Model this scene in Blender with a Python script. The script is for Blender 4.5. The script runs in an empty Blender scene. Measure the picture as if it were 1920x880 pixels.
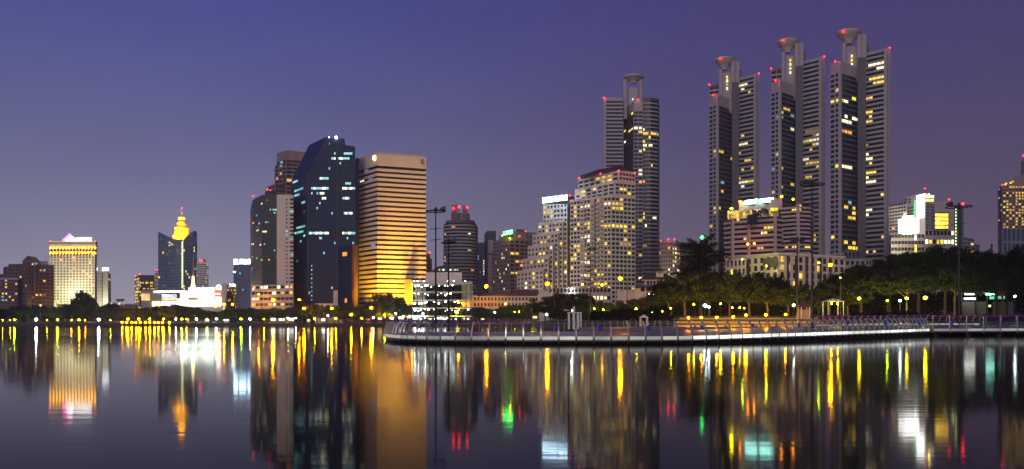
import bpy, math, random
import numpy as np
from mathutils import Vector
random.seed(7); np.random.seed(7)
S = bpy.context.scene
COL = S.collection
HY, F, CH = 603.0, 1600.0, 2.6            # horizon row, focal length in photo pixels, eye height

# ------------------------------------------------------------ camera
cam = bpy.data.cameras.new('camera'); cam.lens = 30; cam.sensor_width = 36
cam.shift_y = (HY - 440) / 1920; cam.clip_start = 0.5; cam.clip_end = 20000
co = bpy.data.objects.new('camera', cam); COL.objects.link(co)
co.location = (0, 0, CH); co.rotation_euler = (math.radians(90), 0, 0); S.camera = co

# ------------------------------------------------------------ world: dusk sky
w = bpy.data.worlds.new('World'); S.world = w; w.use_nodes = True
nt = w.node_tree; N = nt.nodes; Lk = nt.links; N.clear()
out = N.new('ShaderNodeOutputWorld'); bg = N.new('ShaderNodeBackground')
tc = N.new('ShaderNodeTexCoord'); sp = N.new('ShaderNodeSeparateXYZ')
Lk.new(tc.outputs['Generated'], sp.inputs[0])
def wramp(stops):
    r = N.new('ShaderNodeValToRGB'); r.color_ramp.interpolation = 'B_SPLINE'
    e = r.color_ramp.elements
    while len(e) < len(stops): e.new(0.5)
    for k, (p, c) in enumerate(stops): e[k].position = p; e[k].color = (*c, 1)
    mp = N.new('ShaderNodeMapRange'); mp.inputs['From Min'].default_value = 0; mp.inputs['From Max'].default_value = 0.5
    Lk.new(sp.outputs['Z'], mp.inputs['Value']); Lk.new(mp.outputs[0], r.inputs[0]); return r
left = wramp([(0, (.42, .40, .47)), (.14, (.275, .27, .375)), (.40, (.130, .132, .290)), (.68, (.060, .074, .295)), (1, (.045, .055, .25))])
right = wramp([(0, (.175, .135, .175)), (.18, (.135, .102, .155)), (.42, (.084, .064, .150)), (.68, (.060, .046, .175)), (1, (.045, .036, .15))])
mx = N.new('ShaderNodeMixRGB')
mr = N.new('ShaderNodeMapRange'); mr.interpolation_type = 'SMOOTHSTEP'
mr.inputs['From Min'].default_value = -0.42; mr.inputs['From Max'].default_value = 0.42
Lk.new(sp.outputs['X'], mr.inputs['Value']); Lk.new(mr.outputs[0], mx.inputs[0])
Lk.new(left.outputs[0], mx.inputs[1]); Lk.new(right.outputs[0], mx.inputs[2])
# faint uneven haze in the sky
nz = N.new('ShaderNodeTexNoise'); nz.inputs['Scale'].default_value = 2.2; nz.inputs['Detail'].default_value = 3
wm = N.new('ShaderNodeMapping'); wm.inputs['Scale'].default_value = (1, 1, 4.5); nz.inputs['Detail'].default_value = 5; nz.inputs['Distortion'].default_value = .6
Lk.new(tc.outputs['Generated'], wm.inputs['Vector']); Lk.new(wm.outputs[0], nz.inputs['Vector'])
nm = N.new('ShaderNodeMapRange'); nm.inputs['To Min'].default_value = .86; nm.inputs['To Max'].default_value = 1.14
Lk.new(nz.outputs['Fac'], nm.inputs['Value'])
vm = N.new('ShaderNodeVectorMath'); vm.operation = 'SCALE'
Lk.new(mx.outputs[0], vm.inputs[0]); Lk.new(nm.outputs[0], vm.inputs['Scale'])
# the last light of a real sky, very low, on top
sky = N.new('ShaderNodeTexSky'); sky.sky_type = 'NISHITA'; sky.sun_disc = False
sky.sun_elevation = math.radians(0.5); sky.sun_rotation = math.radians(180)
sc_ = N.new('ShaderNodeVectorMath'); sc_.operation = 'SCALE'; sc_.inputs['Scale'].default_value = 0.004
Lk.new(sky.outputs[0], sc_.inputs[0])
ad = N.new('ShaderNodeVectorMath'); ad.operation = 'ADD'
Lk.new(vm.outputs[0], ad.inputs[0]); Lk.new(sc_.outputs[0], ad.inputs[1])
Lk.new(ad.outputs[0], bg.inputs['Color']); bg.inputs['Strength'].default_value = 1.0
Lk.new(bg.outputs[0], out.inputs[0])
# soft afterglow and city glow from behind the camera
sl = bpy.data.lights.new('sun', 'SUN'); sl.energy = 0.84; sl.angle = math.radians(25); sl.color = (1, .81, .70)
so = bpy.data.objects.new('sun', sl); COL.objects.link(so)
so.rotation_euler = (math.radians(72), 0, math.radians(-14))
V = S.view_settings; V.view_transform = 'Standard'; V.look = 'None'; V.exposure = 0; V.gamma = 1; V.use_curve_mapping = False
cy = S.cycles; cy.use_denoising = True; cy.max_bounces = 5; cy.diffuse_bounces = 2; cy.glossy_bounces = 3
cy.transmission_bounces = 3; cy.sample_clamp_indirect = 6; cy.caustics_reflective = False; cy.caustics_refractive = False
cy.use_light_tree = True

# ------------------------------------------------------------ materials
MATS = {}
def _new(name):
    m = bpy.data.materials.new(name); m.use_nodes = True; MATS[name] = m
    return m, m.node_tree, m.node_tree.nodes['Principled BSDF']
def surf(name, col, rough=.7, metal=0, var=.15, scale=.4, bump=0, spec=.5):
    m, t, b = _new(name)
    b.inputs['Roughness'].default_value = rough; b.inputs['Metallic'].default_value = metal
    b.inputs['Specular IOR Level'].default_value = spec
    c = t.nodes.new('ShaderNodeTexCoord'); n = t.nodes.new('ShaderNodeTexNoise')
    n.inputs['Scale'].default_value = scale; n.inputs['Detail'].default_value = 4
    t.links.new(c.outputs['Object'], n.inputs['Vector'])
    r = t.nodes.new('ShaderNodeMixRGB')
    r.inputs[1].default_value = (*[x * (1 - var) for x in col], 1); r.inputs[2].default_value = (*[min(1, x * (1 + var)) for x in col], 1)
    t.links.new(n.outputs['Fac'], r.inputs[0]); t.links.new(r.outputs[0], b.inputs['Base Color'])
    if bump:
        bp = t.nodes.new('ShaderNodeBump'); bp.inputs['Strength'].default_value = bump
        t.links.new(n.outputs['Fac'], bp.inputs['Height']); t.links.new(bp.outputs[0], b.inputs['Normal'])
    return m
def glow(name, col, st, var=0.0, scale=1.0, sample='AUTO'):
    m, t, b = _new(name)
    b.inputs['Base Color'].default_value = (.05, .05, .05, 1); b.inputs['Roughness'].default_value = .4
    b.inputs['Emission Color'].default_value = (*col, 1); b.inputs['Emission Strength'].default_value = st
    if var:
        c = t.nodes.new('ShaderNodeTexCoord'); n = t.nodes.new('ShaderNodeTexNoise'); n.inputs['Scale'].default_value = scale
        n.inputs['Detail'].default_value = 3
        g = t.nodes.new('ShaderNodeNewGeometry'); t.links.new(g.outputs['Position'], n.inputs['Vector'])
        oi = t.nodes.new('ShaderNodeObjectInfo')
        mp = t.nodes.new('ShaderNodeMapRange'); mp.inputs['From Min'].default_value = .3; mp.inputs['From Max'].default_value = .7
        mp.inputs['To Min'].default_value = st * (1 - var); mp.inputs['To Max'].default_value = st * (1 + var)
        t.links.new(n.outputs['Fac'], mp.inputs['Value'])
        m2 = t.nodes.new('ShaderNodeMapRange'); m2.inputs['To Min'].default_value = .5; m2.inputs['To Max'].default_value = 1.3
        t.links.new(oi.outputs['Random'], m2.inputs['Value'])
        mu = t.nodes.new('ShaderNodeMath'); mu.operation = 'MULTIPLY'
        t.links.new(mp.outputs[0], mu.inputs[0]); t.links.new(m2.outputs[0], mu.inputs[1])
        t.links.new(mu.outputs[0], b.inputs['Emission Strength'])
    m.cycles.emission_sampling = sample
    return m
surf('brown_wall', (.17, .10, .085)); surf('tan_wall', (.30, .235, .20)); surf('cream_wall', (.62, .55, .46), var=.08)
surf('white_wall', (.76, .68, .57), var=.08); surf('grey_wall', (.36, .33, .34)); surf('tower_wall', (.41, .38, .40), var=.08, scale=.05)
surf('tower_dark', (.125, .125, .13), var=.1); surf('dark_wall', (.05, .05, .055)); surf('gold_wall', (.74, .62, .53), var=.07)
surf('pink_wall', (.52, .40, .37)); surf('blue_wall', (.15, .20, .30)); surf('teal_wall', (.07, .11, .12))
surf('navy_wall', (.004, .020, .075), .5, spec=.25, var=.3, scale=.08); surf('black_glass', (.008, .016, .022), .4, spec=.3)
surf('red_roof', (.09, .022, .028)); surf('brown_roof', (.10, .055, .05)); surf('gold_crown', (.95, .60, .10), .45); surf('bowl_concrete', (.46, .42, .38), var=.12, scale=.2)
surf('glass', (.018, .022, .026), .35, var=.5, scale=.25, spec=.3); surf('glass_blue', (.045, .085, .15), .35, var=.4, scale=.2, spec=.4)
surf('glass_green', (.014, .028, .028), .35, var=.5, scale=.25, spec=.3); surf('void', (.012, .010, .010), .8, var=.4)
surf('steel', (.55, .53, .52), .28, .85, var=.1); surf('dark_steel', (.04, .04, .045), .5, .4); surf('rust', (.12, .05, .02))
surf('deck', (.13, .115, .11), .38, var=.35, scale=1.3, bump=.15); surf('concrete', (.20, .19, .17), .85, var=.3, scale=.8)
surf('quay', (.05, .048, .036), .8, var=.4, scale=.7); surf('stone', (.36, .27, .19), .8, var=.25, scale=.9)
surf('lawn_mat', (.045, .075, .018), .95, var=.5, scale=.25, bump=.2); surf('road_mat', (.05, .05, .05), .8)
surf('bark', (.055, .04, .028), .95, var=.4, scale=2.0, bump=.4); surf('leaf', (.016, .027, .006), .7, var=.55, scale=.35, spec=.1)
surf('leaf_dark', (.009, .016, .005), .7, var=.5, scale=.4, spec=.1); surf('leaf_light', (.05, .06, .012), .7, var=.5, scale=.4, spec=.1)
surf('flower', (.12, .010, .16), .8, var=.7, scale=.9); surf('blue_paint', (.015, .07, .55), .5); surf('plastic_white', (.8, .78, .74), .5)
surf('orange_paint', (.6, .18, .04))
WINS = {'y': glow('lit_yellow', (1, .66, .05), 1.5, .55, 1.3, 'NONE'), 'w': glow('lit_warm', (1, .55, .15), 1.2, .5, 1.3, 'NONE'),
        'c': glow('lit_cool', (.35, .85, .88), .75, .6, 1.1, 'NONE'), 'h': glow('lit_white', (1, .90, .50), 1.9, .4, 1.1, 'NONE'),
        'd': glow('lit_dim', (1, .55, .16), .42, .6, 1.0, 'NONE'), 'o': glow('lit_orange', (1, .33, .05), 1.6, .4, 1.1, 'NONE'),
        'b': glow('lit_blue', (.10, .30, 1), 1.0, .6, 1.0, 'NONE'), 'g': glow('lit_green', (.1, 1, .3), 1.2, .3, 1.0, 'NONE'),
        'k': glow('lit_faint', (.5, .8, .8), .16, .7, .8, 'NONE')}
def lantern(name, col, st):  # see-through shell whose weak emission imitates the halo round a lamp
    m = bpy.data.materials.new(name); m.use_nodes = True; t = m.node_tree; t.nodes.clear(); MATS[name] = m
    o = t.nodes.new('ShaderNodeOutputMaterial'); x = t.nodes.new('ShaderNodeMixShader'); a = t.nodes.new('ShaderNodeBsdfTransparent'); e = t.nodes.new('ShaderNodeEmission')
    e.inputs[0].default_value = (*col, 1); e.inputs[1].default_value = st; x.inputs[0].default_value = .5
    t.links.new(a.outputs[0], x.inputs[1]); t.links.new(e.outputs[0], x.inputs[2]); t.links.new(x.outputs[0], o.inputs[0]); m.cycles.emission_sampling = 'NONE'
lantern('halo_orange', (1, .30, .02), .9); lantern('halo_yellow', (.9, .62, .08), .7); lantern('halo_lime', (.45, .75, .08), .6); lantern('halo_white', (.75, .85, .75), .6)
glow('park_yellow', (1, .72, .005), 150); glow('park_green', (.60, 1, .005), 140); glow('park_white', (1, .94, .74), 160); glow('park_cool', (.75, 1, .95), 180)
GL = {'g': 'glass', 'b': 'glass_blue', 'n': 'glass_green', 'v': 'void', 'x': 'black_glass', 'm': 'navy_wall'}
glow('lamp_white', (1, .94, .74), 550); glow('lamp_yellow', (1, .74, .002), 520); glow('lamp_green', (.60, 1, .001), 700)
glow('lamp_orange', (1, .32, .0005), 1050); glow('lamp_cool', (.75, 1, .95), 800); glow('lamp_small', (1, .75, .004), 250)
glow('beacon_red', (1, .006, .014), 30); glow('beacon_orange', (1, .25, .004), 60)
glow('sign_white', (.93, .97, 1), 9); glow('sign_blue', (.50, .76, 1), 26); glow('sign_green', (.04, 1, .10), 26)
glow('sign_turquoise', (.38, 1, .86), 18); glow('sign_pink', (1, .04, .36), 14); glow('sign_lilac', (.62, .62, 1), 3)
glow('sign_gold', (1, .8, .25), 5); glow('panel_white', (.93, 1, .92), 1.35, .35, .18); glow('panel_dim', (.93, .95, .85), .42, .35, .2)
glow('panel_fill', (.9, 1, 1), .35, .35, .2); glow('shop_white', (1, .97, .86), 4.5, .5, .12); glow('shop_cyan', (.72, 1, .95), 3.2, .5, .15); glow('shop_warm', (1, .66, .26), 3.2, .5, .12)
glow('shop_red', (1, .16, .06), 1.1, .5, .2); glow('screen_white', (1, 1, .93), 7, .25, .1); glow('screen_yellow', (1, .62, .06), 2.8, .6, .25)
glow('tube_white', (.80, 1, .95), 26); glow('strip_lime', (.8, 1, .4), 2.5); glow('gold_light', (1, .42, .01), 26)

# ------------------------------------------------------------ mesh helpers
def tag(o, label=None, cat=None, group=None, kind=None):
    if label: o['label'] = label
    if cat: o['category'] = cat
    if group: o['group'] = group
    if kind: o['kind'] = kind
    return o
class MB:
    def __init__(s): s.v = []; s.f = []
    def add(s, vs, fs):
        k = len(s.v); s.v += [tuple(p) for p in vs]; s.f += [tuple(i + k for i in q) for q in fs]
    def prism(s, poly, z0, z1):
        n = len(poly)
        z1 = z1 if isinstance(z1, (list, tuple)) else [z1] * n
        s.add([(x, y, z0) for x, y in poly] + [(p[0], p[1], z) for p, z in zip(poly, z1)],
              [(i, (i + 1) % n, n + (i + 1) % n, n + i) for i in range(n)] + [tuple(range(n, 2 * n)), tuple(range(n - 1, -1, -1))])
    def box(s, x0, x1, y0, y1, z0, z1): s.prism([(x0, y0), (x1, y0), (x1, y1), (x0, y1)], z0, z1)
    def fbox(s, a, u, n, s0, s1, d0, d1, z0, z1):     # box in a facade's own frame
        p = lambda q, d: (a[0] + u[0] * q + n[0] * d, a[1] + u[1] * q + n[1] * d)
        s.prism([p(s0, d1), p(s1, d1), p(s1, d0), p(s0, d0)], z0, z1)
    def tube(s, path, r, n=8, cap=True):
        path = [Vector(p) for p in path]; rs = r if isinstance(r, (list, tuple)) else [r] * len(path)
        k = len(s.v)
        for i, p in enumerate(path):
            t = (path[min(i + 1, len(path) - 1)] - path[max(i - 1, 0)]).normalized()
            a = t.cross(Vector((0, 0, 1)))
            if a.length < .05: a = t.cross(Vector((1, 0, 0)))
            a.normalize(); b = t.cross(a)
            for j in range(n):
                q = 2 * math.pi * j / n; s.v.append(tuple(p + (a * math.cos(q) + b * math.sin(q)) * rs[i]))
        for i in range(len(path) - 1):
            for j in range(n):
                s.f.append((k + i * n + j, k + i * n + (j + 1) % n, k + (i + 1) * n + (j + 1) % n, k + (i + 1) * n + j))
        if cap: s.f += [tuple(k + j for j in range(n - 1, -1, -1)), tuple(k + (len(path) - 1) * n + j for j in range(n))]
    def lathe(s, c, prof, n=16, sx=1, sy=1):
        k = len(s.v)
        for r, z in prof:
            for j in range(n):
                q = 2 * math.pi * j / n; s.v.append((c[0] + math.cos(q) * r * sx, c[1] + math.sin(q) * r * sy, c[2] + z))
        for i in range(len(prof) - 1):
            for j in range(n):
                s.f.append((k + i * n + j, k + i * n + (j + 1) % n, k + (i + 1) * n + (j + 1) % n, k + (i + 1) * n + j))
        s.f += [tuple(k + j for j in range(n - 1, -1, -1)), tuple(k + (len(prof) - 1) * n + j for j in range(n))]
    def ball(s, c, r, n=10, m=6, sz=1):
        s.lathe(c, [(max(.02 * r, r * math.sin(math.pi * i / m)), -r * math.cos(math.pi * i / m) * sz) for i in range(m + 1)], n)
    def build(s, name, mat, parent=None, at=None, smooth=False):
        o0 = Vector(parent['_o']) if parent is not None and at is None else Vector(at or (0, 0, 0))
        me = bpy.data.meshes.new(name)
        me.from_pydata([(x - o0.x, y - o0.y, z - o0.z) for x, y, z in s.v], [], s.f); me.update()
        me.materials.append(mat if not isinstance(mat, str) else MATS[mat])
        if smooth: me.polygons.foreach_set('use_smooth', [True] * len(me.polygons))
        o = bpy.data.objects.new(name, me); COL.objects.link(o)
        if parent is not None: o.parent = parent; o['_o'] = tuple(o0)
        elif at is not None: o.location = at; o['_o'] = tuple(at)
        else: o['_o'] = (0., 0., 0.)
        return o
def root(name, loc):
    o = bpy.data.objects.new(name, None); COL.objects.link(o); o.location = loc; o['_o'] = tuple(loc)
    o.empty_display_size = .5
    return o
def WX(px, Y): return (px - 960) / F * Y
def WZ(py, Y): return CH + (HY - py) / F * Y
def PX(p): return 960 + F * p[0] / p[1], HY - F * (p[2] - CH) / p[1]
def YZ(py, z): return (CH - z) * F / (py - HY)
def offset(poly, d):
    n = len(poly); r = []
    for i in range(n):
        a, b, c = Vector(poly[i - 1]), Vector(poly[i]), Vector(poly[(i + 1) % n])
        e1 = (b - a).normalized(); e2 = (c - b).normalized()
        n1 = Vector((e1.y, -e1.x)); n2 = Vector((e2.y, -e2.x)); m = (n1 + n2)
        m = m.normalized() if m.length > .01 else n1
        r.append(tuple(b + m * d / max(.35, m.dot(n1))))
    return r
def smooth01(t): t = min(1, max(0, t)); return t * t * (3 - 2 * t)
def gz(x, y):                                         # height of the land
    if y < 330 and x > 5: return 1.5 + 1.5 * smooth01((y - 185) / 60)
    return 1.5 + 1.5 * smooth01((x - 5) / 20)

# ------------------------------------------------------------ building class
PANE = {}; WV = (1, .75, 1, .6, .9, 1, .7)
class Bld:
    def __init__(s, name, label, cat='building', group=None, Y=500, px=0):
        x = WX(px, Y); s.r = root(name, (x, Y, 1.0)); tag(s.r, label, cat, group); s.w = {}; s.p = []; s.lit = []
    def wall(s, m): return s.w.setdefault(m, MB())
    def poly(s, Y0, front, depth=22, ref=0):
        h = HY - front[ref][1]; f = [(WX(px, Y0 * h / (HY - py)), Y0 * h / (HY - py)) for px, py in front]
        s.top = CH + h / F * Y0
        (lx, ly), (rx, ry) = f[0], f[-1]; yb = max(ly, ry) + depth
        back = [(WX(front[-1][0] - 1.5, yb), yb), (WX(front[0][0] + 1.5, yb), yb)]
        s.f = f; return f + back
    def core(s, poly, z0, z1, m): s.wall(m).prism(poly, z0, z1)
    def facade(s, a, b, z0, z1, nf, nb, sf=.45, pf=.25, d=.4, wall='white_wall', lit=.08, pal='yyw', glass='g', bands=True, piers=True, clip=None, pn=0.02, side=0):
        a = Vector(a); b = Vector(b); L = (b - a).length; u = (b - a) / L; n = Vector((u.y, -u.x)); fh = (z1 - z0) / nf; bw = L / nb
        W_ = s.wall(wall)
        if bands:
            for i in range(nf):
                if clip and not clip(L / 2, z0 + i * fh): continue
                W_.fbox(a, u, n, side, L - side, .02, d, z0 + i * fh, z0 + (i + sf) * fh)
        if piers and pf > 0:
            for j in range(nb + 1):
                c = j * bw; q = pf * bw / 2
                s0, s1 = max(0, c - q), min(L, c + q)
                W_.fbox(a, u, n, s0, s1, .02, d * .86, z0, z1 - .05)
        for i in range(nf):
            run = None
            for j in range(nb):
                zc = z0 + (i + sf + (1 - sf) / 2) * fh; sc = (j + .5) * bw
                if clip and not clip(sc, zc): continue
                pc = a + u * sc + n * .07
                k = random.random() < lit * (.5 if lit < .3 else 1)
                m = random.choice(pal) if k else None
                if k: pc = pc + u * bw * random.uniform(-.1, .1)
                s.p.append([pc.x, pc.y, zc, bw * (1 - max(pf, pn)), fh * (1 - sf), math.atan2(u.y, u.x), m, glass])
    def rings(s, poly, z0, z1, nf, sf=.5, d=.5, m='white_wall'):
        P = offset(poly, d); fh = (z1 - z0) / nf
        for i in range(nf): s.wall(m).prism(P, z0 + i * fh, z0 + (i + sf) * fh)
    def finish(s, maxw=100):
        for px, py, c, *n in s.lit:
            for k in range(n[0] if n else 1):
                best = min(s.p, key=lambda q: (abs(PX(q)[0] - px - k * 3.2)) + abs(PX(q)[1] - py) * 1.5 + (50 if q[6] == c and k else 0))
                best[6] = c
        for m, mb in s.w.items(): mb.build('wall', m, s.r)
        def size(q):
            ang = math.atan2(q[1], q[0]) ; fa = abs(math.sin(ang - q[5]))
            return q[3] * q[4] * max(.05, fa) / (q[0] ** 2 + q[1] ** 2)
        if s.p:
            mxs = max(size(q) for q in s.p)
            s.p.sort(key=lambda q: (-round(size(q) / mxs * 6), -(q[6] is not None), -q[2]))
        rest = {}
        for k, q in enumerate(s.p):
            x, y, z, wd, ht, a, lit, g = q
            if lit and g not in 'mx': wd *= WV[k % 7]; ht *= WV[(k * 3 + 2) % 7] ** .5
            mk = WINS[lit].name if lit else GL[g]
            if k < maxw:
                key = (round(wd, 2), round(ht, 2), mk)
                if key not in PANE:
                    mb = MB(); mb.box(-wd / 2, wd / 2, -.04, .04, -ht / 2, ht / 2)
                    me = bpy.data.meshes.new('window'); me.from_pydata(mb.v, [], mb.f); me.materials.append(MATS[mk]); PANE[key] = me
                o = bpy.data.objects.new('window', PANE[key]); COL.objects.link(o); o.parent = s.r
                o.location = (x - s.r['_o'][0], y - s.r['_o'][1], z - s.r['_o'][2]); o.rotation_euler.z = a
            else:
                c, sn = math.cos(a), math.sin(a)
                rest.setdefault(mk, MB()).fbox((x, y), (c, sn), (sn, -c), -wd / 2, wd / 2, -.04, .04, z - ht / 2, z + ht / 2)
        if rest:                                       # beyond the hundred that show largest: one part, several materials
            me = bpy.data.meshes.new('window'); v = []; f = []; mi = []
            for i, (mk, mb) in enumerate(rest.items()):
                me.materials.append(MATS[mk]); k = len(v); v += mb.v; f += [tuple(j + k for j in q) for q in mb.f]; mi += [i] * len(mb.f)
            ox, oy, oz = s.r['_o']
            me.from_pydata([(x - ox, y - oy, z - oz) for x, y, z in v], [], f); me.polygons.foreach_set('material_index', mi)
            o = bpy.data.objects.new('window', me); COL.objects.link(o); o.parent = s.r; o['kind'] = 'stuff'
        return s.r
    def beacon(s, px, py, Y, m='beacon_red', r=.55, mast=0):
        if m == 'beacon_red': r *= .66
        p = (WX(px, Y), Y, WZ(py, Y)); pr = s.r
        if mast:
            mb = MB(); mb.tube([(p[0], p[1], p[2] - mast), (p[0], p[1], p[2] - r)], .12, 5); pr = mb.build('mast', 'dark_steel', s.r)
        mb = MB(); mb.ball(p, r, 8, 5); mb.build('beacon', m, pr)
    def part(s, name, mat, fn):
        mb = MB(); fn(mb); return mb.build(name, mat, s.r)
    def sign(s, px0, px1, py0, py1, Y, mat, n=8, slope=0, name='roof_sign', box=True):
        """an overexposed illuminated sign: a row of thick glowing letter strokes on a rail"""
        mb = MB(); x0, x1 = WX(px0, Y), WX(px1, Y); z0, z1 = WZ(py1, Y), WZ(py0, Y); w_ = (x1 - x0) / n; h = z1 - z0
        rnd = random.Random(int(px0 * 7 + py0))
        for k in range(n):
            xa = x0 + k * w_ + w_ * .06; xb = xa + w_ * .86; dz = slope * (k + .5) / n; zz0 = z0 + dz; zz1 = z1 + dz; t = w_ * .3
            kind = rnd.choice('EHONALD')
            mb.box(xa, xa + t, Y - .3, Y, zz0, zz1)
            if kind in 'HONAD': mb.box(xb - t, xb, Y - .3, Y, zz0, zz1)
            if kind in 'EOLD': mb.box(xa + t, xb - (t if kind in 'OD' else 0), Y - .28, Y - .02, zz0, zz0 + h * .26)
            if kind in 'EOAD': mb.box(xa + t, xb - (t if kind in 'OAD' else 0), Y - .28, Y - .02, zz1 - h * .26, zz1)
            if kind in 'EHNA': mb.box(xa + t, xb - (t if kind in 'HNA' else 0), Y - .26, Y - .04, zz0 + h * .38, zz0 + h * .62)
        o = mb; par = s.r
        if box:
            mb = MB(); mb.prism([(x0, Y + .1), (x1, Y + .1), (x1, Y + .6), (x0, Y + .6)], z0 - .6, [z0 - .2, z0 - .2 + slope, z0 - .2 + slope, z0 - .2])
            par = mb.build('sign_rail', 'dark_steel', s.r)
        return o.build('sign_lettering' if box else name, mat, par)
G0 = 1.2
def flood(parent, pos, target, col, W, ang=70, r=.4):
    l = bpy.data.lights.new('floodlight', 'SPOT'); l.energy = W; l.color = col; l.spot_size = math.radians(ang); l.spot_blend = .8; l.shadow_soft_size = r
    o = bpy.data.objects.new('floodlight', l); COL.objects.link(o); o.parent = parent
    P = Vector(pos) - Vector(parent['_o']); o.location = P
    o.rotation_euler = (Vector(target) - Vector(pos)).to_track_quat('-Z', 'Y').to_euler()
def ground_box(b, px0, px1, py, Y, depth, m='concrete', z0=G0):
    f = [(WX(px0, Y), Y), (WX(px1, Y), Y), (WX(px1, Y + depth), Y + depth), (WX(px0, Y + depth), Y + depth)]
    b.core(f, z0, WZ(py, Y), m); return f

# ---- brown apartment block
b = Bld('apartment_building', 'brown apartment block with a small gable and stepped roof beside the floodlit hotel', Y=800, px=50)
for front, top, nb in (([(-30, 514), (7, 514)], 514, 5), ([(7, 500), (16, 500)], 500, 1), ([(16, 495), (42, 495)], 495, 4), ([(42, 492), (52, 488), (63, 492)], 492, 2), ([(66, 496), (101, 496)], 496, 5)):
    P = b.poly(806 if nb != 2 else 800, front, 26, 0); b.core(P, G0, b.top, 'brown_wall')
    for i in range(len(front) - 1):
        b.facade(P[i], P[i + 1], G0 + 4, b.top - 1.5, 15, nb, sf=.5, pf=.25, d=.9, wall='brown_wall', lit=.05, pal='ywdd', glass='v')
P = b.poly(790, [(-30, 521), (34, 521)], 12); b.core(P, G0, b.top, 'grey_wall')
b.facade(P[0], P[1], G0 + 4, b.top - 2, 12, 10, sf=.5, pf=.3, d=.6, wall='brown_wall', lit=.12, pal='yydc', glass='v')
P = b.poly(803, [(44, 491), (61, 491)], 14); b.core(P, G0, b.top, 'brown_wall')
mb = MB(); x0, x1, xm = WX(42, 802), WX(63, 802), WX(52.5, 802); za, zb = WZ(491, 802), WZ(480, 802)
mb.add([(x0, 801, za), (x1, 801, za), (xm, 801, zb), (x0, 815, za), (x1, 815, za), (xm, 815, zb)], [(0, 1, 2), (3, 5, 4), (0, 2, 5, 3), (1, 4, 5, 2), (0, 3, 4, 1)]); mb.build('roof', 'brown_roof', b.r)
P = b.poly(812, [(71, 490), (90, 490)], 10); b.core(P, G0, b.top, 'grey_wall')
b.lit = [(76, 509.5, 'o'), (84, 509.5, 'c'), (84, 524.5, 'w'), (9, 532.5, 'o'), (30, 532.5, 'w'), (7, 549, 'y', 2), (3, 555, 'c', 2), (18, 560, 'y', 3), (28, 560, 'y'), (3, 565, 'c', 3), (28, 549, 'w'), (61, 499, 'h'), (52, 539, 'o'), (65, 554, 'w'), (73, 553, 'y', 2), (39, 519, 'w'), (76, 570, 'h')]
b.finish()
flood(b.r, (WX(70, 770), 770, 3), (WX(70, 800), 800, 28), (1, .55, .12), 60000, 100)

# ---- floodlit hotel with pyramid sign
b = Bld('hotel', 'tall floodlit white hotel with a glowing pyramid and lettering on its roof', Y=850, px=137)
P = b.poly(850, [(94, 453), (178, 453), (182, 456)], 26); b.core(P, G0, b.top, 'cream_wall')
zt = b.top - 6; zm = b.top - 15
b.facade(P[0], P[1], G0 + 8, zm, 21, 14, sf=.44, pf=.38, d=.6, wall='white_wall', lit=.16, pal='ywo', glass='v')
b.facade(P[0], P[1], zm, zt, 2, 14, sf=.18, pf=.25, d=.6, wall='cream_wall', lit=.12, pal='yw', glass='v')
b.wall('white_wall').prism(offset(P, .9), b.top - 5.8, b.top - 3); b.wall('white_wall').prism(offset(P, .6), b.top - .6, b.top + .5)
for row, py in ((0, 465.3), (1, 474.2)):
    for k in range(15):
        b.beacon(94.5 + k * 6, py + (0 if row == 0 else .4), 848.8, 'gold_light', .75)
mb = MB(); Ys = 851; xa, xb, xm = WX(122, Ys), WX(143.5, Ys), WX(133, Ys); z0, z1 = WZ(452, Ys), WZ(441.5, Ys)
mb.add([(xa, Ys - 1, z0), (xb, Ys - 1, z0), (xm, Ys, z1), (xb, Ys + 4, z0), (xa, Ys + 4, z0)], [(0, 1, 2), (1, 3, 2), (3, 4, 2), (4, 0, 2), (0, 4, 3, 1)]); mb.build('pyramid_sign', 'sign_white', b.r)
mb = MB(); mb.tube([(xa - 1.5, Ys - 1.6, z0 + .2), (xm - .3, Ys - .6, z1 + 1.2)], .75, 6); mb.build('neon_edge', 'sign_pink', b.r)
b.sign(143.5, 172, 445.5, 453, 850.5, 'sign_white', 9)
b.beacon(93.5, 452.5, 849); b.beacon(178, 452.5, 849)
b.finish()
flood(b.r, (WX(134, 838), 838, 22), (WX(134, 850), 850, 46), (1, 1, .62), 30000, 110); flood(b.r, (WX(110, 815), 815, 3), (WX(112, 850), 850, 45), (1, 1, .60), 130000, 100)
flood(b.r, (WX(160, 815), 815, 3), (WX(164, 850), 850, 45), (1, .92, .52), 130000, 100)
# ---- pale slab beside it
b = Bld('office_building', 'slim pale twin slab with a dark joint and a white rooftop sign', Y=900, px=193)
P = b.poly(905, [(180, 507), (191, 507)], 20); b.core(P, G0, b.top, 'cream_wall'); b.facade(P[0], P[1], G0 + 3, b.top - 3, 14, 3, .55, .6, .3, 'cream_wall', .05)
P = b.poly(906, [(191, 511), (192.5, 511)], 14); b.core(P, G0, b.top, 'void')
P = b.poly(900, [(192.5, 510), (202, 510), (207.5, 514)], 20); b.core(P, G0, b.top, 'cream_wall')
b.facade(P[1], P[2], G0 + 3, b.top - 3, 14, 1, .55, .3, .3, 'cream_wall', .05)
b.sign(192, 204, 502, 508, 901, 'sign_white', 4); b.sign(180, 183, 502.5, 507, 905, 'sign_white', 1)
b.finish(); flood(b.r, (WX(194, 885), 885, 3), (WX(194, 900), 900, 30), (1, .98, .72), 110000, 100)
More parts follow.
